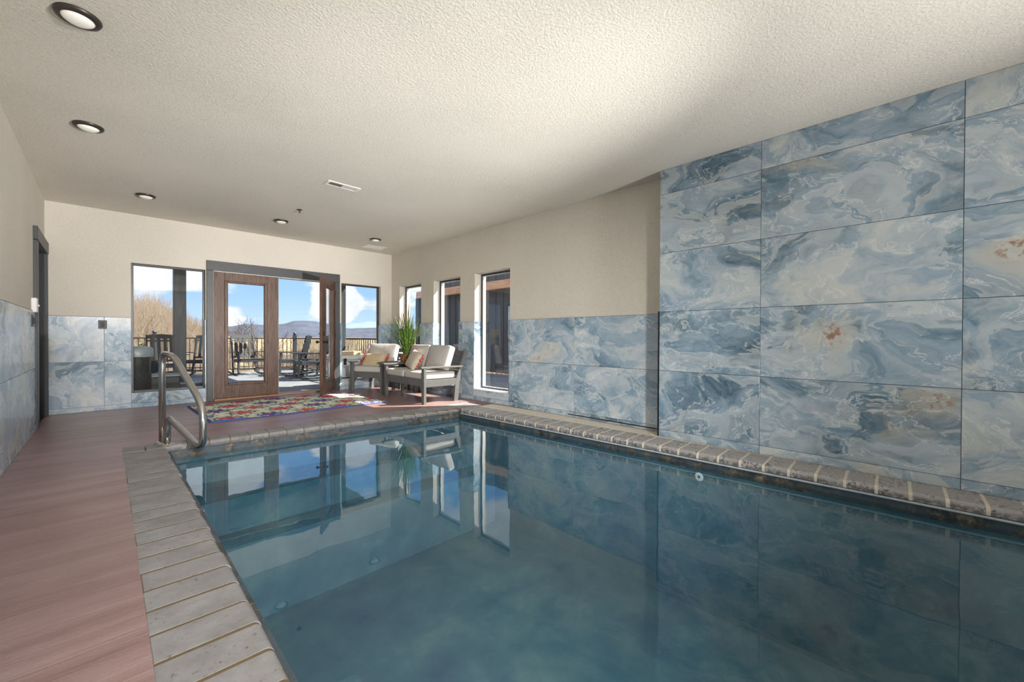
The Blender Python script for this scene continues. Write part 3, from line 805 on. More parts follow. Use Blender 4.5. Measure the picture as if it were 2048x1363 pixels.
# ================================================================ ceiling fittings
def make_light():
    r = empty('ceiling_light')
    MB().lathe([(0.094, 0.0), (0.095, -0.006), (0.088, -0.018), (0.070, -0.022), (0.066, -0.018), (0.066, 0.0)], 40, close=False).build('trim_ring', 'bronze', r, auto=50)
    MB().lathe([(0.068, -0.014), (0.064, -0.022), (0.052, -0.031), (0.034, -0.037), (0.015, -0.040), (0.002, -0.0405)], 32, close=False).build('lens', 'lamp_lens', r, smooth=True)
    return r
L0 = make_light()
LP = [(-0.104, 3.235, 'nearest bronze-rimmed flush ceiling light, at the top left of the view'), (-0.10, 4.856, 'second bronze-rimmed flush ceiling light in the row along the left wall'),
      (0.349, 6.736, 'bronze-rimmed flush ceiling light above the far left window'), (1.852, 6.75, 'bronze-rimmed flush ceiling light in front of the double door, behind the sprinkler'), (3.371, 6.823, 'bronze-rimmed flush ceiling light above the armchair by the far right corner')]
for i, (x, y, lb) in enumerate(LP):
    o = L0 if i == 0 else copy_tree(L0)
    o.location = (x, y, CEIL); tag(o, lb, 'ceiling light', 'flush ceiling lights')
vt = empty('ceiling_vent', (1.925, 4.70, CEIL), R(0), 'white rectangular ceiling register with a dark louvred half, nearer the pool', 'vent')
f = MB(); W2, H2 = 0.185, 0.072
f.cbox(-W2, W2, -H2, -H2+0.026, -0.008, 0.0, 0.003); f.cbox(-W2, W2, H2-0.026, H2, -0.008, 0.0, 0.003)
f.cbox(-W2, -W2+0.036, -H2+0.026, H2-0.026, -0.008, 0.0, 0.003); f.cbox(W2-0.036, W2, -H2+0.026, H2-0.026, -0.008, 0.0, 0.003); f.cbox(-0.008, 0.008, -H2+0.026, H2-0.026, -0.008, 0.0, 0.002)
f.build('frame', 'white_metal', vt)
MB().box(-W2+0.03, W2-0.03, -H2+0.02, H2-0.02, -0.001, 0.0).build('dark_backing', 'slot_dark', vt)
lv = MB()
for k in range(9): lv.beam((-0.139+k*0.0155, -H2+0.026, -0.004), (-0.139+k*0.0155, H2-0.026, -0.004), 0.002, 0.010, up=(0.5, 0, 1), c=0.0005)
for k in range(11): lv.beam((0.016+k*0.0125, -H2+0.026, -0.005), (0.016+k*0.0125, H2-0.026, -0.005), 0.011, 0.002, up=(0.15, 0, 1), c=0.0005)
lo = lv.build('louvres', 'white_metal', vt)
v2 = empty('ceiling_vent', (3.66, 7.45, CEIL), 0, 'faint white return grille on the ceiling in the far right corner', 'vent')
f = MB(); W2, H2 = 0.20, 0.13
f.cbox(-W2, W2, -H2, -H2+0.03, -0.006, 0, 0.002); f.cbox(-W2, W2, H2-0.03, H2, -0.006, 0, 0.002); f.cbox(-W2, -W2+0.03, -H2+0.03, H2-0.03, -0.006, 0, 0.002); f.cbox(W2-0.03, W2, -H2+0.03, H2-0.03, -0.006, 0, 0.002)
f.build('frame', 'white_metal', v2)
lv = MB()
for k in range(12): lv.cbox(-W2+0.03, W2-0.03, -0.096+k*0.0165, -0.096+k*0.0165+0.012, -0.004, -0.001, 0.001)
lv.build('louvres', 'white_metal', v2)
spk = empty('sprinkler_head', (1.867, 5.988, CEIL), 0, 'small dark fire sprinkler head hanging from the ceiling between vent and light', 'sprinkler')
MB().lathe([(0.034, 0), (0.034, -0.004), (0.014, -0.009), (0.006, -0.010)], 20, close=False).build('escutcheon', 'bronze', spk, auto=50)
s_ = MB().tube([(0, 0, -0.005), (0, 0, -0.042)], 0.005, 8); s_.tube([(0.011, 0, -0.012), (0.009, 0, -0.036)], 0.002, 6); s_.tube([(-0.011, 0, -0.012), (-0.009, 0, -0.036)], 0.002, 6); s_.lathe([(0.002, -0.044), (0.014, -0.043), (0.014, -0.041), (0.002, -0.040)], 12)
s_.build('deflector', 'bronze', spk)

# ================================================================ pool handrail
def smooth_path(pts, rad, seg=7):
    """round the corners of a polyline"""
    P = [Vector(p) for p in pts]; out = [P[0]]
    for i in range(1, len(P)-1):
        a = (P[i-1]-P[i]); b = (P[i+1]-P[i]); r = min(rad[i], a.length*0.49, b.length*0.49)
        p0 = P[i]+a.normalized()*r; p1 = P[i]+b.normalized()*r
        for k in range(seg+1):
            q = k/seg; out.append(p0*(1-q)**2+P[i]*2*q*(1-q)+p1*q*q)
    out.append(P[-1]); return out
ph = R(12); dh = Vector((math.sin(ph), -math.cos(ph), 0)); F0 = Vector((0.400, 4.975, 0))
def hp(s, z): return F0+dh*s+Vector((0, 0, z))
hr = empty('pool_handrail', (0.39, 5.03, 0), 0, 'polished stainless steel bent-tube grab rail at the left corner of the pool', 'handrail')
rp = [hp(-0.118, 0.0), hp(-0.118, 0.855), hp(0.165, 0.835), hp(0.80, 0.44), hp(0.80, 0.08), hp(0.55, 0.128), hp(0.03, 0.272), hp(0.0, 0.0)]
pts = smooth_path(rp, [0, 0.11, 0.10, 0.16, 0.18, 0.05, 0.10, 0], 9)
org = hr.location
MB().tube([p-org for p in pts], 0.0265, 20).build('tube', 'stainless', hr, smooth=True)
for s in (-0.118, 0.0):
    q = hp(s, 0)-org
    MB().lathe([(0.026, 0.022), (0.034, 0.020), (0.058, 0.007), (0.063, 0.0)], 32, (q.x, q.y, 0.0), close=False).build('flange', 'stainless', hr, smooth=True)

# ================================================================ rug with printed flowers
def rug():
    W, H = 2.28, 1.62; nx, ny = 380, 230
    vs = []; cols = []
    rng = random.Random(3)
    cream = (0.90, 0.89, 0.76); blue = (0.07, 0.12, 0.32); red = (0.72, 0.07, 0.05); orange = (0.80, 0.20, 0.07); pink = (0.72, 0.10, 0.22); green = (0.17, 0.31, 0.10); purple = (0.16, 0.06, 0.30); sky = (0.18, 0.30, 0.48); sage = (0.42, 0.50, 0.30)
    cx, cy = 0.46, 0.35
    def colour(x, y):
        bd = min(x, W-x, y, H-y)
        if bd < 0.025: return blue
        # curling vines on cream
        v = abs((y/cy*0.5+0.5*math.sin(x/cx*math.pi*1.0+y*2.1)) % 1.0-0.5)
        c = cream
        if 0.20 < v < 0.27: c = sage
        v2 = abs((x/cx+0.6*math.sin(y/cy*math.pi)) % 1.0-0.5)
        if v2 < 0.035: c = green
        for row in (int(y/cy)-1, int(y/cy), int(y/cy)+1):
            off = 0.5 if row % 2 else 0.0
            k0 = math.floor(x/cx-off)
            for k in (k0, k0+1):
                fx = (k+off)*cx+0.2; fy = row*cy+0.13
                dx = x-fx; dy = y-fy
                r = math.hypot(dx, dy*1.05)
                a = math.atan2(dy, dx)
                kind = (k+row*2) % 3
                R0 = 0.150
                if r < R0:
                    ring = blue if kind != 2 else (purple if row % 2 else sky)
                    c = ring if r > R0-0.022 else cream
                    pet = abs(math.cos(2.5*a+kind))
                    if r < R0*(0.38+0.50*pet) and r > 0.022:
                        c = (red, purple, orange)[kind] if pet > 0.35 else (pink, sky, blue)[kind]
                        if (r*60) % 2 < 0.55: c = (pink, blue, red)[kind]
                    elif r <= 0.022: c = (blue, orange, (0.6, 0.05, 0.15))[kind]
                    elif r < R0-0.022 and pet < 0.2: c = sky if kind == 1 else (0.25, 0.38, 0.5)
                elif R0 < r < R0+0.045 and (a*3.1+kind) % 2.1 < 0.75: c = green
        return c
    for j in range(ny+1):
        for i in range(nx+1):
            x = W*i/nx; y = H*j/ny
            # slight waves along the pool side edge
            e = max(0.0, 1-y/0.35)
            z = 0.011+e*(0.010*max(0, math.sin(x*5.2+0.6))**2)+0.0015*math.sin(x*9)*math.cos(y*7)
            vs.append((x, y+e*0.012*math.sin(x*4.1+1), z)); cols.append(colour(x, y))
    fs = [(j*(nx+1)+i, j*(nx+1)+i+1, (j+1)*(nx+1)+i+1, (j+1)*(nx+1)+i) for j in range(ny) for i in range(nx)]
    # skirt to the floor
    me = bpy.data.meshes.new('rug'); 
    ring = [j for j in range(nx+1)] + [(j)*(nx+1)+nx for j in range(1, ny+1)] + [ny*(nx+1)+i for i in range(nx-1, -1, -1)] + [j*(nx+1) for j in range(ny-1, 0, -1)]
    b = len(vs)
    for i in ring: vs.append((vs[i][0], vs[i][1], 0.0015)); cols.append(blue)
    n = len(ring)
    for k in range(n): fs.append((ring[k], b+k, b+(k+1) % n, ring[(k+1) % n]))
    me.from_pydata(vs, [], fs)
    ca = me.color_attributes.new('print', 'FLOAT_COLOR', 'POINT')
    flat = []
    for c in cols: flat += [c[0], c[1], c[2], 1.0]
    ca.data.foreach_set('color', flat)
    return me
ro = put(rug(), 'floor_rug', 'rug_weave', None, (0.86, 5.865, 0.0), R(1.2), True)
tag(ro, 'multicoloured flower-patterned rug with a blue border in front of the double door', 'rug')

# ================================================================ seating
def pillow_mesh(w, d, h, n=14, pw=3.2, pinch=0.0, dome=1.0):
    """soft cushion centred at the origin: w (x) d (y) h (z thickness)"""
    vs = []; fs = []
    def pt(u, v, s):
        x = u; y = v
        e = (1-abs(x)**pw)*(1-abs(y)**pw)
        zz = s*h/2*max(0.0, e)**0.38*dome
        k = 1-pinch*(abs(x)**2)*(1-abs(y))*0.5-pinch*(abs(y)**2)*(1-abs(x))*0.5
        return (x*w/2*k, y*d/2*k, zz)
    def mp(i): 
        q = -1+2*i/n
        return math.copysign(abs(q)**0.72, q)
    idx = {}
    for s in (1, -1):
        for j in range(n+1):
            for i in range(n+1):
                edge = i in (0, n) or j in (0, n)
                if s == -1 and edge: idx[(s, i, j)] = idx[(1, i, j)]; continue
                idx[(s, i, j)] = len(vs); vs.append(pt(mp(i), mp(j), s))
    for s in (1, -1):
        for j in range(n):
            for i in range(n):
                q = [idx[(s, i, j)], idx[(s, i+1, j)], idx[(s, i+1, j+1)], idx[(s, i, j+1)]]
                fs.append(q if s == 1 else q[::-1])
    me = bpy.data.meshes.new('cushion'); me.from_pydata(vs, [], fs); return me
def boxcushion(w, d, h, crown=0.02):
    """boxy foam cushion with soft edges, base z=0"""
    bm = bmesh.new(); bmesh.ops.create_cube(bm, size=1)
    bmesh.ops.subdivide_edges(bm, edges=bm.edges[:], cuts=7, use_grid_fill=True)
    for v in bm.verts:
        x, y, z_ = v.co*2
        k = 0.90
        def rr(a): return a
        ex = max(0, abs(x)-k)/(1-k); ey = max(0, abs(y)-k)/(1-k); ez = max(0, abs(z_)-0.55)/0.45
        px = x*w/2; py = y*d/2; pz = z_*h/2
        if z_ > 0: pz += crown*(1-x*x)*(1-y*y)
        sh = 1-0.035*ez*ez
        px *= sh; py *= (1-0.05*ez*ez)
        pz *= 1-0.10*max(ex, ey)**2
        v.co = Vector((px, py, pz+h/2))
    me = bpy.data.meshes.new('cushion'); bm.to_mesh(me); bm.free(); return me
def soft(me, name, m, parent, loc, rot=(0, 0, 0), lev=1):
    o = put(me, name, m, parent, loc, 0, True); o.rotation_euler = rot
    md = o.modifiers.new('sub', 'SUBSURF'); md.levels = lev; md.render_levels = lev
    return o
def make_seat(name, loc, rz, W, label, cat, nseat):
    """deep seating in grey plastic lumber; faces local -Y; W outer width over arms' legs"""
    r = empty(name, loc, rz, label, cat)
    D0, D1 = -0.36, 0.36; lw = 0.075
    for sx in (-1, 1):
        x = sx*(W/2-lw/2)
        MB().cbox(x-lw/2, x+lw/2, D0, D0+0.045, 0, 0.535, 0.004).build('leg', 'poly_lumber', r)
        # back leg: slanting post
        p = MB(); p.prism([(0.20, 0.0), (0.275, 0.0), (0.30, 0.30), (0.47, 0.80), (0.455, 0.825), (0.41, 0.82), (0.225, 0.32)], x-0.02*1, x+0.02*1, 'yz')
        p.build('leg', 'poly_lumber', r)
        # arm
        a = MB(); xc = sx*(W/2-0.045)
        a.beam((xc, D0-0.045, 0.552), (xc, D1-0.0, 0.548), 0.098, 0.026, c=0.004); a.build('armrest', 'poly_lumber', r)
        MB().cbox(x-0.018, x+0.018, D0+0.045, D1-0.10, 0.255, 0.36, 0.003).build('side_rail', 'poly_lumber', r)
        # curved corner bracket under the apron
        xi = sx*(W/2-lw); s = -sx
        pl = [(xi, 0.27), (xi+s*0.12, 0.27)]
        for k in range(7):
            an = math.pi/2*k/6
            pl.append((xi+s*(0.11-0.095*math.sin(an)), 0.265-0.11*(1-math.cos(an))-0.0))
        pl.append((xi, 0.15))
        MB().prism(pl, D0+0.008, D0+0.035, 'xz').build('bracket', 'poly_lumber', r)
    MB().cbox(-W/2+lw, W/2-lw, D0+0.004, D0+0.038, 0.262, 0.372, 0.004).build('apron', 'poly_lumber', r)
    MB().cbox(-W/2+lw, W/2-lw, 0.25, 0.28, 0.262, 0.34, 0.004).build('rear_rail', 'poly_lumber', r)
    sl = MB()
    for k in range(5): sl.cbox(-W/2+0.05, W/2-0.05, D0+0.06+k*0.11, D0+0.06+k*0.11+0.085, 0.335, 0.355, 0.003)
    sl.build('seat_slats', 'poly_lumber', r)
    nb = 4
    for k in range(nb):
        zc = 0.44+k*0.105; yc = 0.275+(zc-0.32)*0.345
        MB().beam((-W/2+0.05, yc+0.012, zc), (W/2-0.05, yc+0.012, zc), 0.018, 0.08, up=(0, 0.33, 1), c=0.003).build('back_slat', 'poly_lumber', r)
    iw = W-2*lw+0.05
    cw = iw/nseat
    for k in range(nseat):
        xc = -iw/2+cw*(k+0.5)
        o = soft(boxcushion(cw-0.012, 0.60, 0.125, 0.012), 'seat_cushion', 'cushion_cloth', r, (xc, -0.045, 0.357))
        o2 = soft(boxcushion(cw-0.012, 0.40, 0.135, 0.035), 'back_cushion', 'cushion_cloth', r, (xc, 0.205, 0.665), (R(71), 0, 0))
    return r
# love seat along the right wall
fx, fy = (3.371+3.45)/2, (5.35+6.60)/2
ang = math.atan2(-1.25, -0.079)        # local +x runs from FL to FR
love = make_seat('love_seat', (3.775, 5.955, 0), R(-90-2.5), 1.36, 'two-seat grey slatted outdoor love seat with light grey cushions along the right wall', 'love seat', 2)
arm = make_seat('lounge_armchair', (3.73, 7.42, 0), R(-90+27), 0.74, 'grey slatted outdoor armchair with white cushions in the far right corner', 'armchair', 1)

def throw_pillow(loc, rot, w, h, th, m, label, side=True):
    e = empty('throw_pillow', loc, 0, label, 'pillow', 'throw pillows on the seats'); e.rotation_euler = rot
    o = soft(pillow_mesh(w, h, th, 12, 3.0, 0.10), 'cover', m, e, (0, 0, 0))
    rng = random.Random(5)
    for sx in (-1, 1):
        tb = MB()
        for k in range(9):
            y = -h/2*0.9+h*0.9*k/8
            x0 = sx*w/2*0.985
            pts = [(x0, y, 0.0), (x0+sx*0.018, y+rng.uniform(-.006, .006), rng.uniform(-.008, .008)), (x0+sx*0.048, y+rng.uniform(-.014, .014), rng.uniform(-.02, .02))]
            tb.tube(pts, 0.008, 7, rs=[0.004, 0.010, 0.012])
        tb.build('tassels', 'tassel_red', e, smooth=True)
    return e
throw_pillow((3.60, 7.33, 0.575), (R(58), 0, R(-90+24)), 0.50, 0.30, 0.13, 'pillow_tan', 'tan fur lumbar pillow with red tassels on the armchair')
throw_pillow((3.70, 6.08, 0.625), (R(62), R(10), R(-90-14)), 0.44, 0.34, 0.15, 'pillow_beige', 'beige throw pillow with a red tassel edge on the love seat')

# side table with basket plant
tb = empty('side_table', (3.98, 6.84, 0), R(2), 'low grey slatted side table between the armchair and the love seat', 'side table')
for k in range(5): MB().cbox(-0.20+k*0.081, -0.20+k*0.081+0.075, -0.205, 0.205, 0.455, 0.477, 0.003).build('slat', 'poly_lumber', tb)
for sx in (-1, 1):
    for sy in (-1, 1): MB().cbox(sx*0.165-0.022, sx*0.165+0.022, sy*0.155-0.022, sy*0.155+0.022, 0, 0.455, 0.003).build('leg', 'poly_lumber', tb)
ap = MB(); ap.cbox(-0.165, 0.165, -0.177, -0.157, 0.385, 0.455, 0.003); ap.cbox(-0.165, 0.165, 0.157, 0.177, 0.385, 0.455, 0.003); ap.cbox(-0.187, -0.167, -0.155, 0.155, 0.385, 0.455, 0.003); ap.cbox(0.167, 0.187, -0.155, 0.155, 0.385, 0.455, 0.003)
ap.build('apron', 'poly_lumber', tb)
# dark folded cloth on the table corner
fc = MB(); fc.prism([(-0.075, 0.0), (0.075, 0.0), (0.05, 0.035), (0.0, 0.06), (-0.045, 0.04)], -0.05, 0.05, 'xz')
fo = fc.build('folded_cloth', 'dark_cloth', None, (3.84, 6.70, 0.4785), R(-60)); tag(fo, 'small dark folded cloth on the side table in front of the basket', 'cloth')

pot = empty('basket_plant', (4.0, 6.80, 0.478), 0, 'tall green ornamental grass in a round seagrass basket on the side table', 'plant')
MB().lathe([(0.118, 0.0), (0.128, 0.06), (0.137, 0.14), (0.142, 0.205), (0.150, 0.215), (0.146, 0.228), (0.134, 0.222), (0.128, 0.19), (0.126, 0.185)], 40, close=False).build('basket', 'seagrass', pot, auto=60)
MB().lathe([(0.001, 0.192), (0.128, 0.190)], 24, close=False).build('soil', 'soil', pot)
gr = MB(); rng = random.Random(11)
def blade(mb, a, lean, hgt, wd, curl, r0):
    n = 9; dx, dy = math.cos(a), math.sin(a); px, py = -dy, dx
    vs = []
    for i in range(n+1):
        q = i/n
        out_ = r0+lean*q+curl*q**2.6
        zz = 0.19+hgt*(q-0.22*abs(curl)*q**3)
        wq = wd*(0.55+0.9*q*(1-q)*2)*(1-q**3)+0.0006
        cx_, cy_ = dx*out_, dy*out_
        vs += [(cx_+px*wq, cy_+py*wq, zz), (cx_-px*wq, cy_-py*wq, zz+0.002)]
    fs = [(2*i, 2*i+1, 2*i+3, 2*i+2) for i in range(n)]
    mb.add(vs, fs)
for k in range(260):
    a = rng.uniform(0, 2*math.pi)
    hgt = rng.uniform(0.42, 0.82)
    lean = rng.uniform(0.02, 0.30)*(0.55 if math.cos(a) > 0.3 else 1.15)
    curl = rng.uniform(0.0, 0.14)*(0.3 if math.cos(a) > 0.3 else 1)
    blade(gr, a, lean, hgt, rng.uniform(0.005, 0.009), curl, rng.uniform(0.0, 0.07))
for a, lean, hgt, curl in ((2.2, 0.30, 0.56, 0.10), (2.0, 0.28, 0.48, 0.12), (-1.8, 0.24, 0.62, 0.05), (1.85, 0.20, 0.62, 0.1), (-1.5, 0.14, 0.80, 0.03), (2.5, 0.05, 0.98, 0.02), (-2.2, 0.1, 0.9, 0.03), (-1.35, 0.25, 0.5, 0.10)):
    blade(gr, a, lean, hgt, 0.0065, curl, 0.04)
go = gr.build('foliage', 'grass_blade', pot, smooth=True); go['kind'] = 'stuff'
sd_ = MB()
for k in range(9):
    a = rng.uniform(1.2, 4.6); l = rng.uniform(0.04, 0.18); h_ = rng.uniform(0.62, 0.92)
    p0 = (0.03*math.cos(a), 0.03*math.sin(a), 0.19); p1 = (l*0.5*math.cos(a), l*0.5*math.sin(a), 0.19+h_*0.55); p2 = (l*math.cos(a), l*math.sin(a), 0.19+h_)
    sd_.tube([p0, p1, p2, (p2[0]*1.2, p2[1]*1.2, p2[2]+0.09)], 0.003, 6, rs=[0.002, 0.002, 0.007, 0.002])
so = sd_.build('seed_heads', 'grass_seed', pot, smooth=True)

# ================================================================ outside deck
DZ = -0.03
deck = MB(); 
tag(MB().box(-4.5, 4.45, 8.10, 14.35, DZ-0.25, DZ).box(4.50, 8.0, -4.0, 14.35, DZ-0.25, DZ).build('deck_floor', 'deck_board'), kind='structure')
roof = empty('porch_roof', (0, 0, 0), kind='structure')
MB().box(-4.5, 4.75, 8.08, 12.3, 2.92, 3.05).build('roof_deck', 'roof_underside', roof)
MB().cbox(-4.5, 4.75, 11.9, 12.08, 2.66, 2.92, 0.01).build('beam', 'post_wood', roof)
tag(MB().box(XL-0.5, 4.85, YB-0.5, 8.1, CEIL+0.15, CEIL+0.32).build('house_roof', 'roof_underside'), kind='structure')
for (x, y, s_, lb) in ((1.115, 11.25, 0.105, 'dark square timber porch post seen through the left window'), (4.02, 10.05, 0.125, 'dark square timber porch post seen through the right far window')):
    p = empty('porch_post', (x, y, DZ), 0, lb, 'post', 'timber porch posts')
    MB().cbox(-s_, s_, -s_, s_, 0, 2.95, 0.008).build('shaft', 'post_wood', p)
    MB().cbox(-s_-0.02, s_+0.02, -s_-0.02, s_+0.02, 0, 0.10, 0.006).build('base_collar', 'post_wood', p)

# railings
def railing(name, p0, p1, label, posts):
    p0 = Vector(p0); p1 = Vector(p1); L = (p1-p0).length; an = math.atan2((p1-p0).y, (p1-p0).x)
    r = empty(name, p0, an, label, 'railing', 'deck railings')
    MB().cbox(0, L, -0.022, 0.022, 0.985, 1.025, 0.006).build('top_rail', 'rail_brown', r)
    MB().cbox(0, L, -0.016, 0.016, 0.085, 0.115, 0.004).build('bottom_rail', 'rail_brown', r)
    bm_ = MB().cbox(-0.009, 0.009, -0.009, 0.009, 0.115, 0.985, 0.002).mesh('baluster'); bm_.materials.append(MATS['rail_brown'])
    n = int(L/0.1145)
    for k in range(1, n):
        o = bpy.data.objects.new('baluster', bm_); COL.objects.link(o); o.parent = r; o.location = (k*L/n, 0, 0)
    for s_ in posts:
        q = MB().cbox(s_-0.05, s_+0.05, -0.05, 0.05, 0, 1.09, 0.005); q.lathe([(0.062, 1.09), (0.062, 1.105), (0.03, 1.12), (0.045, 1.14), (0.052, 1.165), (0.040, 1.19), (0.002, 1.20)], 16, (s_, 0, 0), close=False)
        q.build('post', 'rocker_black', r)
    return r
railing('deck_railing', (-4.4, 14.25, DZ), (4.30, 14.25, DZ), 'black baluster railing along the far edge of the deck', [0.05, 2.2, 5.30, 8.70])
railing('deck_railing', (4.30, 8.25, DZ), (4.30, 14.18, DZ), 'black baluster railing running back along the right side of the deck', [0.05])

# rocking chairs
def make_rocker(m):
    r = empty('rocking_chair')
    B_ = lambda a, b, w_, h_, nm, up=(0, 0, 1): MB().beam(a, b, w_, h_, up, 0.003).build(nm, m, r)
    for sx in (-1, 1):
        x = sx*0.325
        up_ = []; lo_ = []
        for k in range(15):
            y = -0.44+0.94*k/14; zz = 0.245*(y-0.02)**2
            lo_.append((y, zz)); up_.append((y, zz+0.042))
        MB().prism(lo_+up_[::-1], x-0.016, x+0.016, 'yz').build('rocker', m, r)
        B_((x, -0.30, 0.045), (x, -0.27, 0.625), 0.034, 0.055, 'leg', (0, 1, 0))
        B_((sx*0.292, 0.22, 0.03), (sx*0.265, 0.47, 1.075), 0.034, 0.055, 'back_post', (0, 1, 0))
        B_((sx*0.345, -0.36, 0.640), (sx*0.315, 0.36, 0.615), 0.085, 0.022, 'arm')
        B_((x, -0.29, 0.395), (sx*0.295, 0.30, 0.365), 0.026, 0.075, 'side_rail')
        B_((x, -0.29, 0.18), (sx*0.295, 0.24, 0.17), 0.022, 0.032, 'stretcher')
    B_((-0.325, -0.285, 0.395), (0.325, -0.285, 0.395), 0.026, 0.08, 'front_rail')
    B_((-0.325, -0.29, 0.165), (0.325, -0.29, 0.165), 0.022, 0.035, 'stretcher')
    B_((-0.325, -0.29, 0.245), (0.325, -0.29, 0.245), 0.018, 0.022, 'stretcher')
    for k in range(6):
        y = -0.27+k*0.095
        B_((-0.33, y, 0.440-0.006*k), (0.33, y, 0.440-0.006*k), 0.085, 0.018, 'seat_slat')
    yb = lambda z_: 0.22+(z_-0.03)*0.239
    for z_, h_ in ((0.485, 0.045), (0.945, 0.035)): B_((-0.27, yb(z_), z_), (0.27, yb(z_), z_), 0.022, h_, 'back_rail', (0, 0.24, 1))
    cr = MB(); pl = [(-0.285, 1.005), (0.285, 1.005), (0.285, 1.065), (0.20, 1.085), (0.0, 1.10), (-0.20, 1.085), (-0.285, 1.065)]
    vs = [(x, yb(z_)-0.012, z_) for x, z_ in pl]+[(x, yb(z_)+0.012, z_) for x, z_ in pl]; n = len(pl)
    cr.add(vs, [tuple(range(n)), tuple(range(2*n-1, n-1, -1))]+[(i, (i+1) % n, n+(i+1) % n, n+i) for i in range(n)]); cr.build('crest_rail', m, r)
    for k in range(4):
        x = -0.165+k*0.110
        B_((x, yb(0.49), 0.49), (x, yb(1.01), 1.01), 0.020, 0.068, 'back_slat', (1, 0, 0))
    return r
rk = make_rocker('rocker_black')
rk2 = make_rocker('rocker_sun_tint')
spots = [(rk2, 0.93, 12.0, 2, 'rocking chair with sunlight painted in as lighter grey, behind the waste bin, seen through the left window'),
         (rk, 1.78, 13.45, -28, 'black rocking chair standing just right of the porch post outside the left window'),
         (None, 2.80, 13.25, 6, 'black rocking chair facing the house, seen through the glass of the closed door leaf'),
         (None, 3.58, 12.25, -97, 'black rocking chair farther back in the open doorway, beside the railing corner post'),
         (None, 3.66, 11.0, -99, 'black rocking chair nearest the open doorway, partly hidden by the open door leaf')]
for src, x, y, rz, lb in spots:
    o = src if src else copy_tree(rk)
    o.location = (x, y, DZ); o.rotation_euler = (0, 0, R(rz)); tag(o, lb, 'rocking chair', 'rocking chairs on the deck')
# small outdoor table between the two rockers
ot = empty('outdoor_table', (3.95, 11.66, DZ), 0, 'small black slatted table between the two rockers at the right of the doorway', 'side table')
for k in range(5): MB().cbox(-0.22+k*0.089, -0.22+k*0.089+0.082, -0.20, 0.20, 0.44, 0.46, 0.003).build('slat', 'rocker_black', ot)
for sx in (-1, 1):
    for sy in (-1, 1): MB().cbox(sx*0.18-0.02, sx*0.18+0.02, sy*0.16-0.02, sy*0.16+0.02, 0, 0.44, 0.003).build('leg', 'rocker_black', ot)

# waste bin
bn = empty('waste_bin', (0.335, 8.78, DZ), 0, 'round dark waste bin with a grey lid outside the left window', 'bin')
MB().lathe([(0.165, 0.0), (0.175, 0.02), (0.190, 0.70), (0.196, 0.72)], 36).build('body', 'can_body', bn, auto=40)
MB().lathe([(0.205, 0.72), (0.210, 0.74), (0.208, 0.84), (0.19, 0.870), (0.12, 0.885), (0.002, 0.890)], 36, close=False).build('lid', 'can_lid', bn, auto=40)
hb = MB().lathe([(0.03, -0.0), (0.09, 0.02), (0.10, 0.09), (0.09, 0.16), (0.03, 0.19)], 16); hb.build('side_bag', 'dark_cloth', bn, loc=(0.20, 0.10, 0.45), auto=60)
# low storage box
sb = empty('storage_box', (0.66, 9.25, DZ), 0, 'low dark storage box with a pale top beside the waste bin outside the left window', 'box')
MB().cbox(-0.24, 0.24, -0.22, 0.22, 0, 0.36, 0.01).build('body', 'storage_dark', sb)
MB().cbox(-0.26, 0.26, -0.24, 0.24, 0.362, 0.395, 0.008).build('lid', 'storage_top', sb)
# low platform at post foot
lp = empty('low_step', (1.12, 10.72, DZ), 0, 'low dark wooden step with a pale top at the foot of the left porch post', 'step')
MB().cbox(-0.30, 0.30, -0.15, 0.15, 0, 0.075, 0.006).build('frame', 'storage_dark', lp)
for k in range(3): MB().cbox(-0.31, 0.31, -0.155+k*0.105, -0.155+k*0.105+0.098, 0.077, 0.098, 0.004).build('slat', 'storage_top', lp)
# white ice chest with crate
ic = empty('ice_chest', (3.78, 8.78, DZ), 0, 'large white ice chest with a black latch outside the right far window', 'ice chest')
MB().cbox(-0.42, 0.42, -0.27, 0.27, 0.03, 0.56, 0.02).build('body', 'chest_white', ic)
MB().cbox(-0.435, 0.435, -0.285, 0.285, 0.565, 0.665, 0.02).build('lid', 'chest_white', ic)
for x in (-0.25, 0.25): MB().cbox(x-0.03, x+0.03, -0.302, -0.285, 0.47, 0.60, 0.004).build('latch', 'black_iron', ic)
for sx in (-1, 1):
    for sy in (-1, 1): MB().cbox(sx*0.36-0.03, sx*0.36+0.03, sy*0.21-0.03, sy*0.21+0.03, 0, 0.032, 0.003).build('foot', 'black_iron', ic)
ct = empty('wooden_tray', (3.72, 8.76, DZ+0.668), 0, 'pale wooden tray standing on top of the white ice chest', 'tray')
MB().cbox(-0.22, 0.22, -0.13, 0.13, 0, 0.012, 0.002).build('base', 'crate_wood', ct)
for sy in (-1, 1): MB().cbox(-0.22, 0.22, sy*0.124-0.007, sy*0.124+0.007, 0.012, 0.075, 0.002).build('side', 'crate_wood', ct)
for sx in (-1, 1): MB().cbox(sx*0.213-0.007, sx*0.213+0.007, -0.117, 0.117, 0.012, 0.075, 0.002).build('side', 'crate_wood', ct)

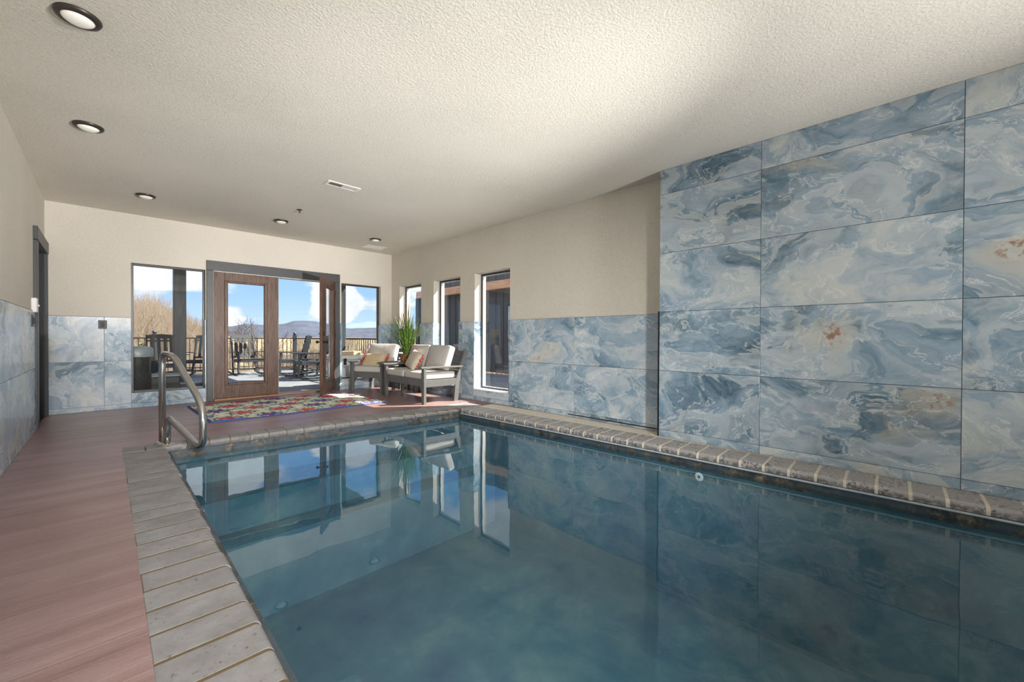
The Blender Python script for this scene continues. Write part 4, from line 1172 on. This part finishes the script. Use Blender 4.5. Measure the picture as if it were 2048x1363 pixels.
# neighbouring wing seen through the right windows
wing = empty('neighbour_wing', (0, 0, 0), 0, 'dark board-and-batten building wing seen through the right wall windows', 'building')
WX = 8.3
MB().box(WX, WX+3.0, -3.0, 12.9, DZ, 3.05).build('siding_wall', 'siding_dark', wing)
bt = MB().cbox(WX-0.02, WX, -0.02, 0.02, 0, 3.0, 0.003).mesh('batten'); bt.materials.append(MATS['siding_dark'])
yy = -2.8
while yy < 12.9:
    o = bpy.data.objects.new('batten', bt); COL.objects.link(o); o.parent = wing; o.location = (0, yy, 0); yy += 0.33
MB().cbox(WX-0.32, WX-0.16, -3.0, 13.0, 2.42, 2.66, 0.006).build('beam', 'beam_wood', wing)
MB().cbox(WX-0.34, WX-0.14, 12.8, 13.0, DZ, 2.42, 0.006).build('post', 'post_wood', wing)
MB().box(WX-0.02, WX+3.2, -3.2, 13.1, 3.05, 3.2).build('roof', 'siding_dark', wing)
wn = MB().box(WX-0.035, WX-0.02, 7.95, 8.55, 0.9, 1.98); wn.build('window', 'frame_dark', wing)
# mirror-like pane
m, t = mat('wing_glass')
finish(t, (0.05, 0.055, 0.06), 0.03, 0, None, spec=1.0, extra={'Coat Weight': 1.0, 'IOR': 2.2})
MB().add([(WX-0.036, 8.0, 0.95), (WX-0.036, 8.5, 0.95), (WX-0.036, 8.5, 1.93), (WX-0.036, 8.0, 1.93)], [(0, 1, 2, 3)]).build('pane', 'wing_glass', wing)

# ================================================================ land, trees, mountains
def rise(az, y):
    f = 1.0 if az < 4 else (max(0.0, 1-(az-4)/7.0))
    q = min(1, max(0, (y-18)/34)); q = q*q*(3-2*q)
    return f*q*5.6
def ground():
    vs = []; fs = []; nx, ny = 90, 70
    rng = random.Random(2)
    for j in range(ny+1):
        for i in range(nx+1):
            q = j/ny
            y = 14.4+ (q**2.2)*900; x = (-1+2*i/nx)*(60+q*900)+20
            z_ = -2.6-0.6*min(1, (y-14.4)/30)
            a = math.degrees(math.atan2(x, y))
            z_ += rng.uniform(-0.15, 0.25)*(1+q*4)
            if y > 60: z_ += (y-60)*0.0035
            z_ += rise(a, y)
            vs.append((x, y, z_))
    for j in range(ny):
        for i in range(nx): fs.append((j*(nx+1)+i, j*(nx+1)+i+1, (j+1)*(nx+1)+i+1, (j+1)*(nx+1)+i))
    me = bpy.data.meshes.new('ground'); me.from_pydata(vs, [], fs); return me
tag(put(ground(), 'ground', 'brush_ground', smooth=True), kind='structure')
tag(MB().box(-60, 90, -40, 14.5, -3.4, -3.0).build('yard', 'brush_ground'), kind='structure')

def hill(name, m, cx, cy, prof, depth, label):
    """ridge with a profile of (azimuth deg, height) at distance"""
    vs = []; fs = []; n = len(prof); K = 7
    rng = random.Random(len(prof))
    for k in range(K):
        q = k/(K-1); w_ = math.sin(math.pi*q)**0.8 if 0 < q < 1 else 0
        for (a, h_) in prof:
            dd = cy+depth*(q-0.5)
            vs.append((math.tan(R(a))*dd, dd, -8+(h_+8)*w_*(1 if 0 < q < 1 else 0)+rng.uniform(-1, 1)*h_*0.012))
    for k in range(K-1):
        for i in range(n-1): fs.append((k*n+i, k*n+i+1, (k+1)*n+i+1, (k+1)*n+i))
    me = bpy.data.meshes.new(name); me.from_pydata(vs, [], fs)
    o = put(me, name, m, smooth=True)
    return tag(o, label, 'mountain')
def interp(pts, step=0.5):
    out_ = []
    a = pts[0][0]
    while a <= pts[-1][0]:
        for (a0, h0), (a1, h1) in zip(pts[:-1], pts[1:]):
            if a0 <= a <= a1:
                q = (a-a0)/(a1-a0); q = q*q*(3-2*q); out_.append((a, h0+(h1-h0)*q)); break
        a += step
    return out_
hill('mountain', 'mountain_forest_haze', 0, 2300, interp([(-30, 40), (-10, 50), (0, 48), (7, 44), (10, 50), (12, 64), (14.0, 60), (15.2, 66), (17.0, 86), (18.5, 88), (21, 74), (23, 52), (24.5, 56), (27, 60), (29, 52), (34, 60), (45, 90), (60, 60)]), 500, 'nearer forested mountain ridge on the horizon, haze painted in as blue-grey')
hill('mountain', 'mountain_far_haze', 0, 4200, interp([(-30, 80), (0, 85), (10, 90), (16, 100), (21, 120), (23.5, 150), (25.5, 172), (27.5, 165), (30, 130), (36, 110), (60, 120)]), 700, 'distant mountain ridge behind the nearer one, paled by painted haze')

def tree_mesh(seed, h, spread, levels=4, twigs=True, thick=0.09):
    rng = random.Random(seed); mb = MB()
    def br(p, d_, L, r, lv):
        n = 3; pts = [p]; dd = d_.copy()
        for k in range(n):
            dd = (dd+Vector((rng.uniform(-.16, .16), rng.uniform(-.16, .16), rng.uniform(-.02, .12)))).normalized()
            pts.append(pts[-1]+dd*L/n)
        mb.tube(pts, r, 4 if lv > 1 else 6, False, rs=[r, r*0.85, r*0.7, r*0.5])
        if lv >= levels: return
        kids = rng.randint(3, 4) if lv > 0 else rng.randint(6, 8)
        for k in range(kids):
            q = rng.uniform(0.3, 1.0) if lv == 0 else rng.uniform(0.35, 1.0)
            i = min(n-1, int(q*n)); f_ = q*n-i; bp = pts[i]*(1-f_)+pts[i+1]*f_
            a = rng.uniform(0, 2*math.pi); tilt = rng.uniform(0.45, 0.9)*spread
            s1 = dd.cross(Vector((0.3, 0.1, 1)) if abs(dd.z) < 0.95 else Vector((1, 0, 0))).normalized(); s2 = dd.cross(s1)
            nd = (dd*math.cos(tilt)+(s1*math.cos(a)+s2*math.sin(a))*math.sin(tilt)+Vector((0, 0, 0.18))).normalized()
            br(bp, nd, L*rng.uniform(0.45, 0.68), r*rng.uniform(0.38, 0.55), lv+1)
    br(Vector((0, 0, 0)), Vector((0, 0, 1)), h*0.62, thick, 0)
    return mb.mesh('tree')
variants = []
for sidx, (h_, sprd, mt) in enumerate(((6.5, 1.0, 'bark'), (5.6, 1.15, 'twig'), (6.0, 0.9, 'bark_grey'), (4.8, 1.2, 'twig'))):
    me = tree_mesh(20+sidx, h_, sprd, 4, thick=0.075); me.materials.append(MATS[mt]); variants.append(me)
rng = random.Random(9)
def put_tree(me, az, dist, sc, label, group):
    x = math.sin(R(az))*dist; y = math.cos(R(az))*dist
    gz = -2.9
    gz += rise(az, y)
    o = bpy.data.objects.new('bare_tree', me); COL.objects.link(o); o.location = (x, y, gz-0.1); o.scale = (sc, sc, sc); o.rotation_euler = (0, 0, rng.uniform(0, 6.28))
    tag(o, label, 'tree', group)
# the lone tree behind the closed door leaf
lone = tree_mesh(51, 5.0, 1.0, 4, thick=0.10); lone.materials.append(MATS['bark_grey'])
put_tree(lone, 12.9, 27, 0.98, 'lone small bare tree standing above the railing, behind the closed door glass', None)
def thicket(name, spots_, label):
    vs = []; fs = []
    for (me, az, dist, sc) in spots_:
        gz = -3.0
        x = math.sin(R(az))*dist; y = math.cos(R(az))*dist
        gz += rise(az, y)
        a = rng.uniform(0, 6.28); ca, sa = math.cos(a)*sc, math.sin(a)*sc; b0 = len(vs)
        vs += [(x+v.co.x*ca-v.co.y*sa, y+v.co.x*sa+v.co.y*ca, gz+v.co.z*sc) for v in me.vertices]
        fs += [tuple(i+b0 for i in p.vertices) for p in me.polygons]
    me = bpy.data.meshes.new(name); me.from_pydata(vs, [], fs)
    return me
def tsc(az, dist, top):
    return max(0.35, (1.0+dist*math.tan(R(top))+3.0-rise(az, dist))/6.0)
sp1 = []; sp2 = []; sp3 = []
for k in range(110):
    az = rng.uniform(-12, 9.3); dist = rng.uniform(34, 62)
    top = (3.1 if az < 5 else 3.1-(az-5)*0.36)*rng.uniform(0.8, 1.0)
    (sp1 if k % 2 else sp2).append((variants[k % 4], az, dist, tsc(az, dist, top)))
for k in range(34):
    az = rng.uniform(9, 44); dist = rng.uniform(60, 120)
    sp3.append((variants[k % 4], az, dist, tsc(az, dist, rng.uniform(0.1, 0.45))))
for nm, sp_, mt_, lb in (('thicket', sp1, 'twig', 'dense tangle of tan bare trees rising left of the doorway beyond the deck'), ('thicket', sp2, 'bark', 'darker brown bare trees mixed through the thicket beyond the left window'), ('tree_line', sp3, 'twig', 'low line of far bare trees below the mountains')):
    me = thicket(nm, sp_, lb); o = put(me, nm, mt_); tag(o, lb, 'trees', kind='stuff')
# dense undergrowth: sticks nobody could count
br_ = MB(); rng = random.Random(4)
for k in range(42000):
    az = rng.uniform(-12, 12) if k % 2 else rng.uniform(8, 46); q = rng.random()**1.5
    dist = 24+q*70
    x = math.sin(R(az))*dist; y = math.cos(R(az))*dist
    if y < 15.5: continue
    gz = -3.2
    gz += rise(az, y)
    hh = rng.uniform(0.7, 2.3)*(1.45 if az < 9 else 0.85)*(0.8+q*0.6)
    lx = rng.uniform(-.5, .5)*hh*0.5; ly = rng.uniform(-.4, .4)
    w_ = rng.uniform(0.008, 0.02)*(1+q*2.2)
    c_, s_ = math.cos(R(az)), -math.sin(R(az))
    br_.add([(x-w_*c_, y-w_*s_, gz), (x+w_*c_, y+w_*s_, gz), (x+lx, y+ly, gz+hh)], [(0, 1, 2)])
me = bpy.data.meshes.new('undergrowth'); me.from_pydata(br_.v, [], br_.f)
uo = put(me, 'undergrowth', 'twig'); tag(uo, 'tangle of tan winter brush covering the slope beyond the railing', 'undergrowth', kind='stuff')
# one small evergreen in the left thicket
eg = MB(); rng = random.Random(8)
for k in range(420):
    a = rng.uniform(0, 6.28); hh = rng.random(); rr = (1-hh)*0.6*rng.uniform(0.4, 1)+0.05
    c_ = Vector((rr*math.cos(a), rr*math.sin(a), 0.4+hh*1.5)); s_ = 0.13
    eg.add([c_+Vector((rng.uniform(-s_, s_), rng.uniform(-s_, s_), rng.uniform(-s_, s_))) for _ in range(3)], [(0, 1, 2)])
me = bpy.data.meshes.new('evergreen'); me.from_pydata(eg.v, [], eg.f)
ev = empty('evergreen_shrub', (math.sin(R(2.6))*30, math.cos(R(2.6))*30, -2.9+rise(2.6, 30)), 0, 'small green evergreen among the bare trees outside the left window', 'shrub')
put(me, 'foliage', 'evergreen', ev)['kind'] = 'stuff'
MB().tube([(0, 0, -0.8), (0, 0, 1.7)], 0.04, 8).build('stem', 'bark', ev)
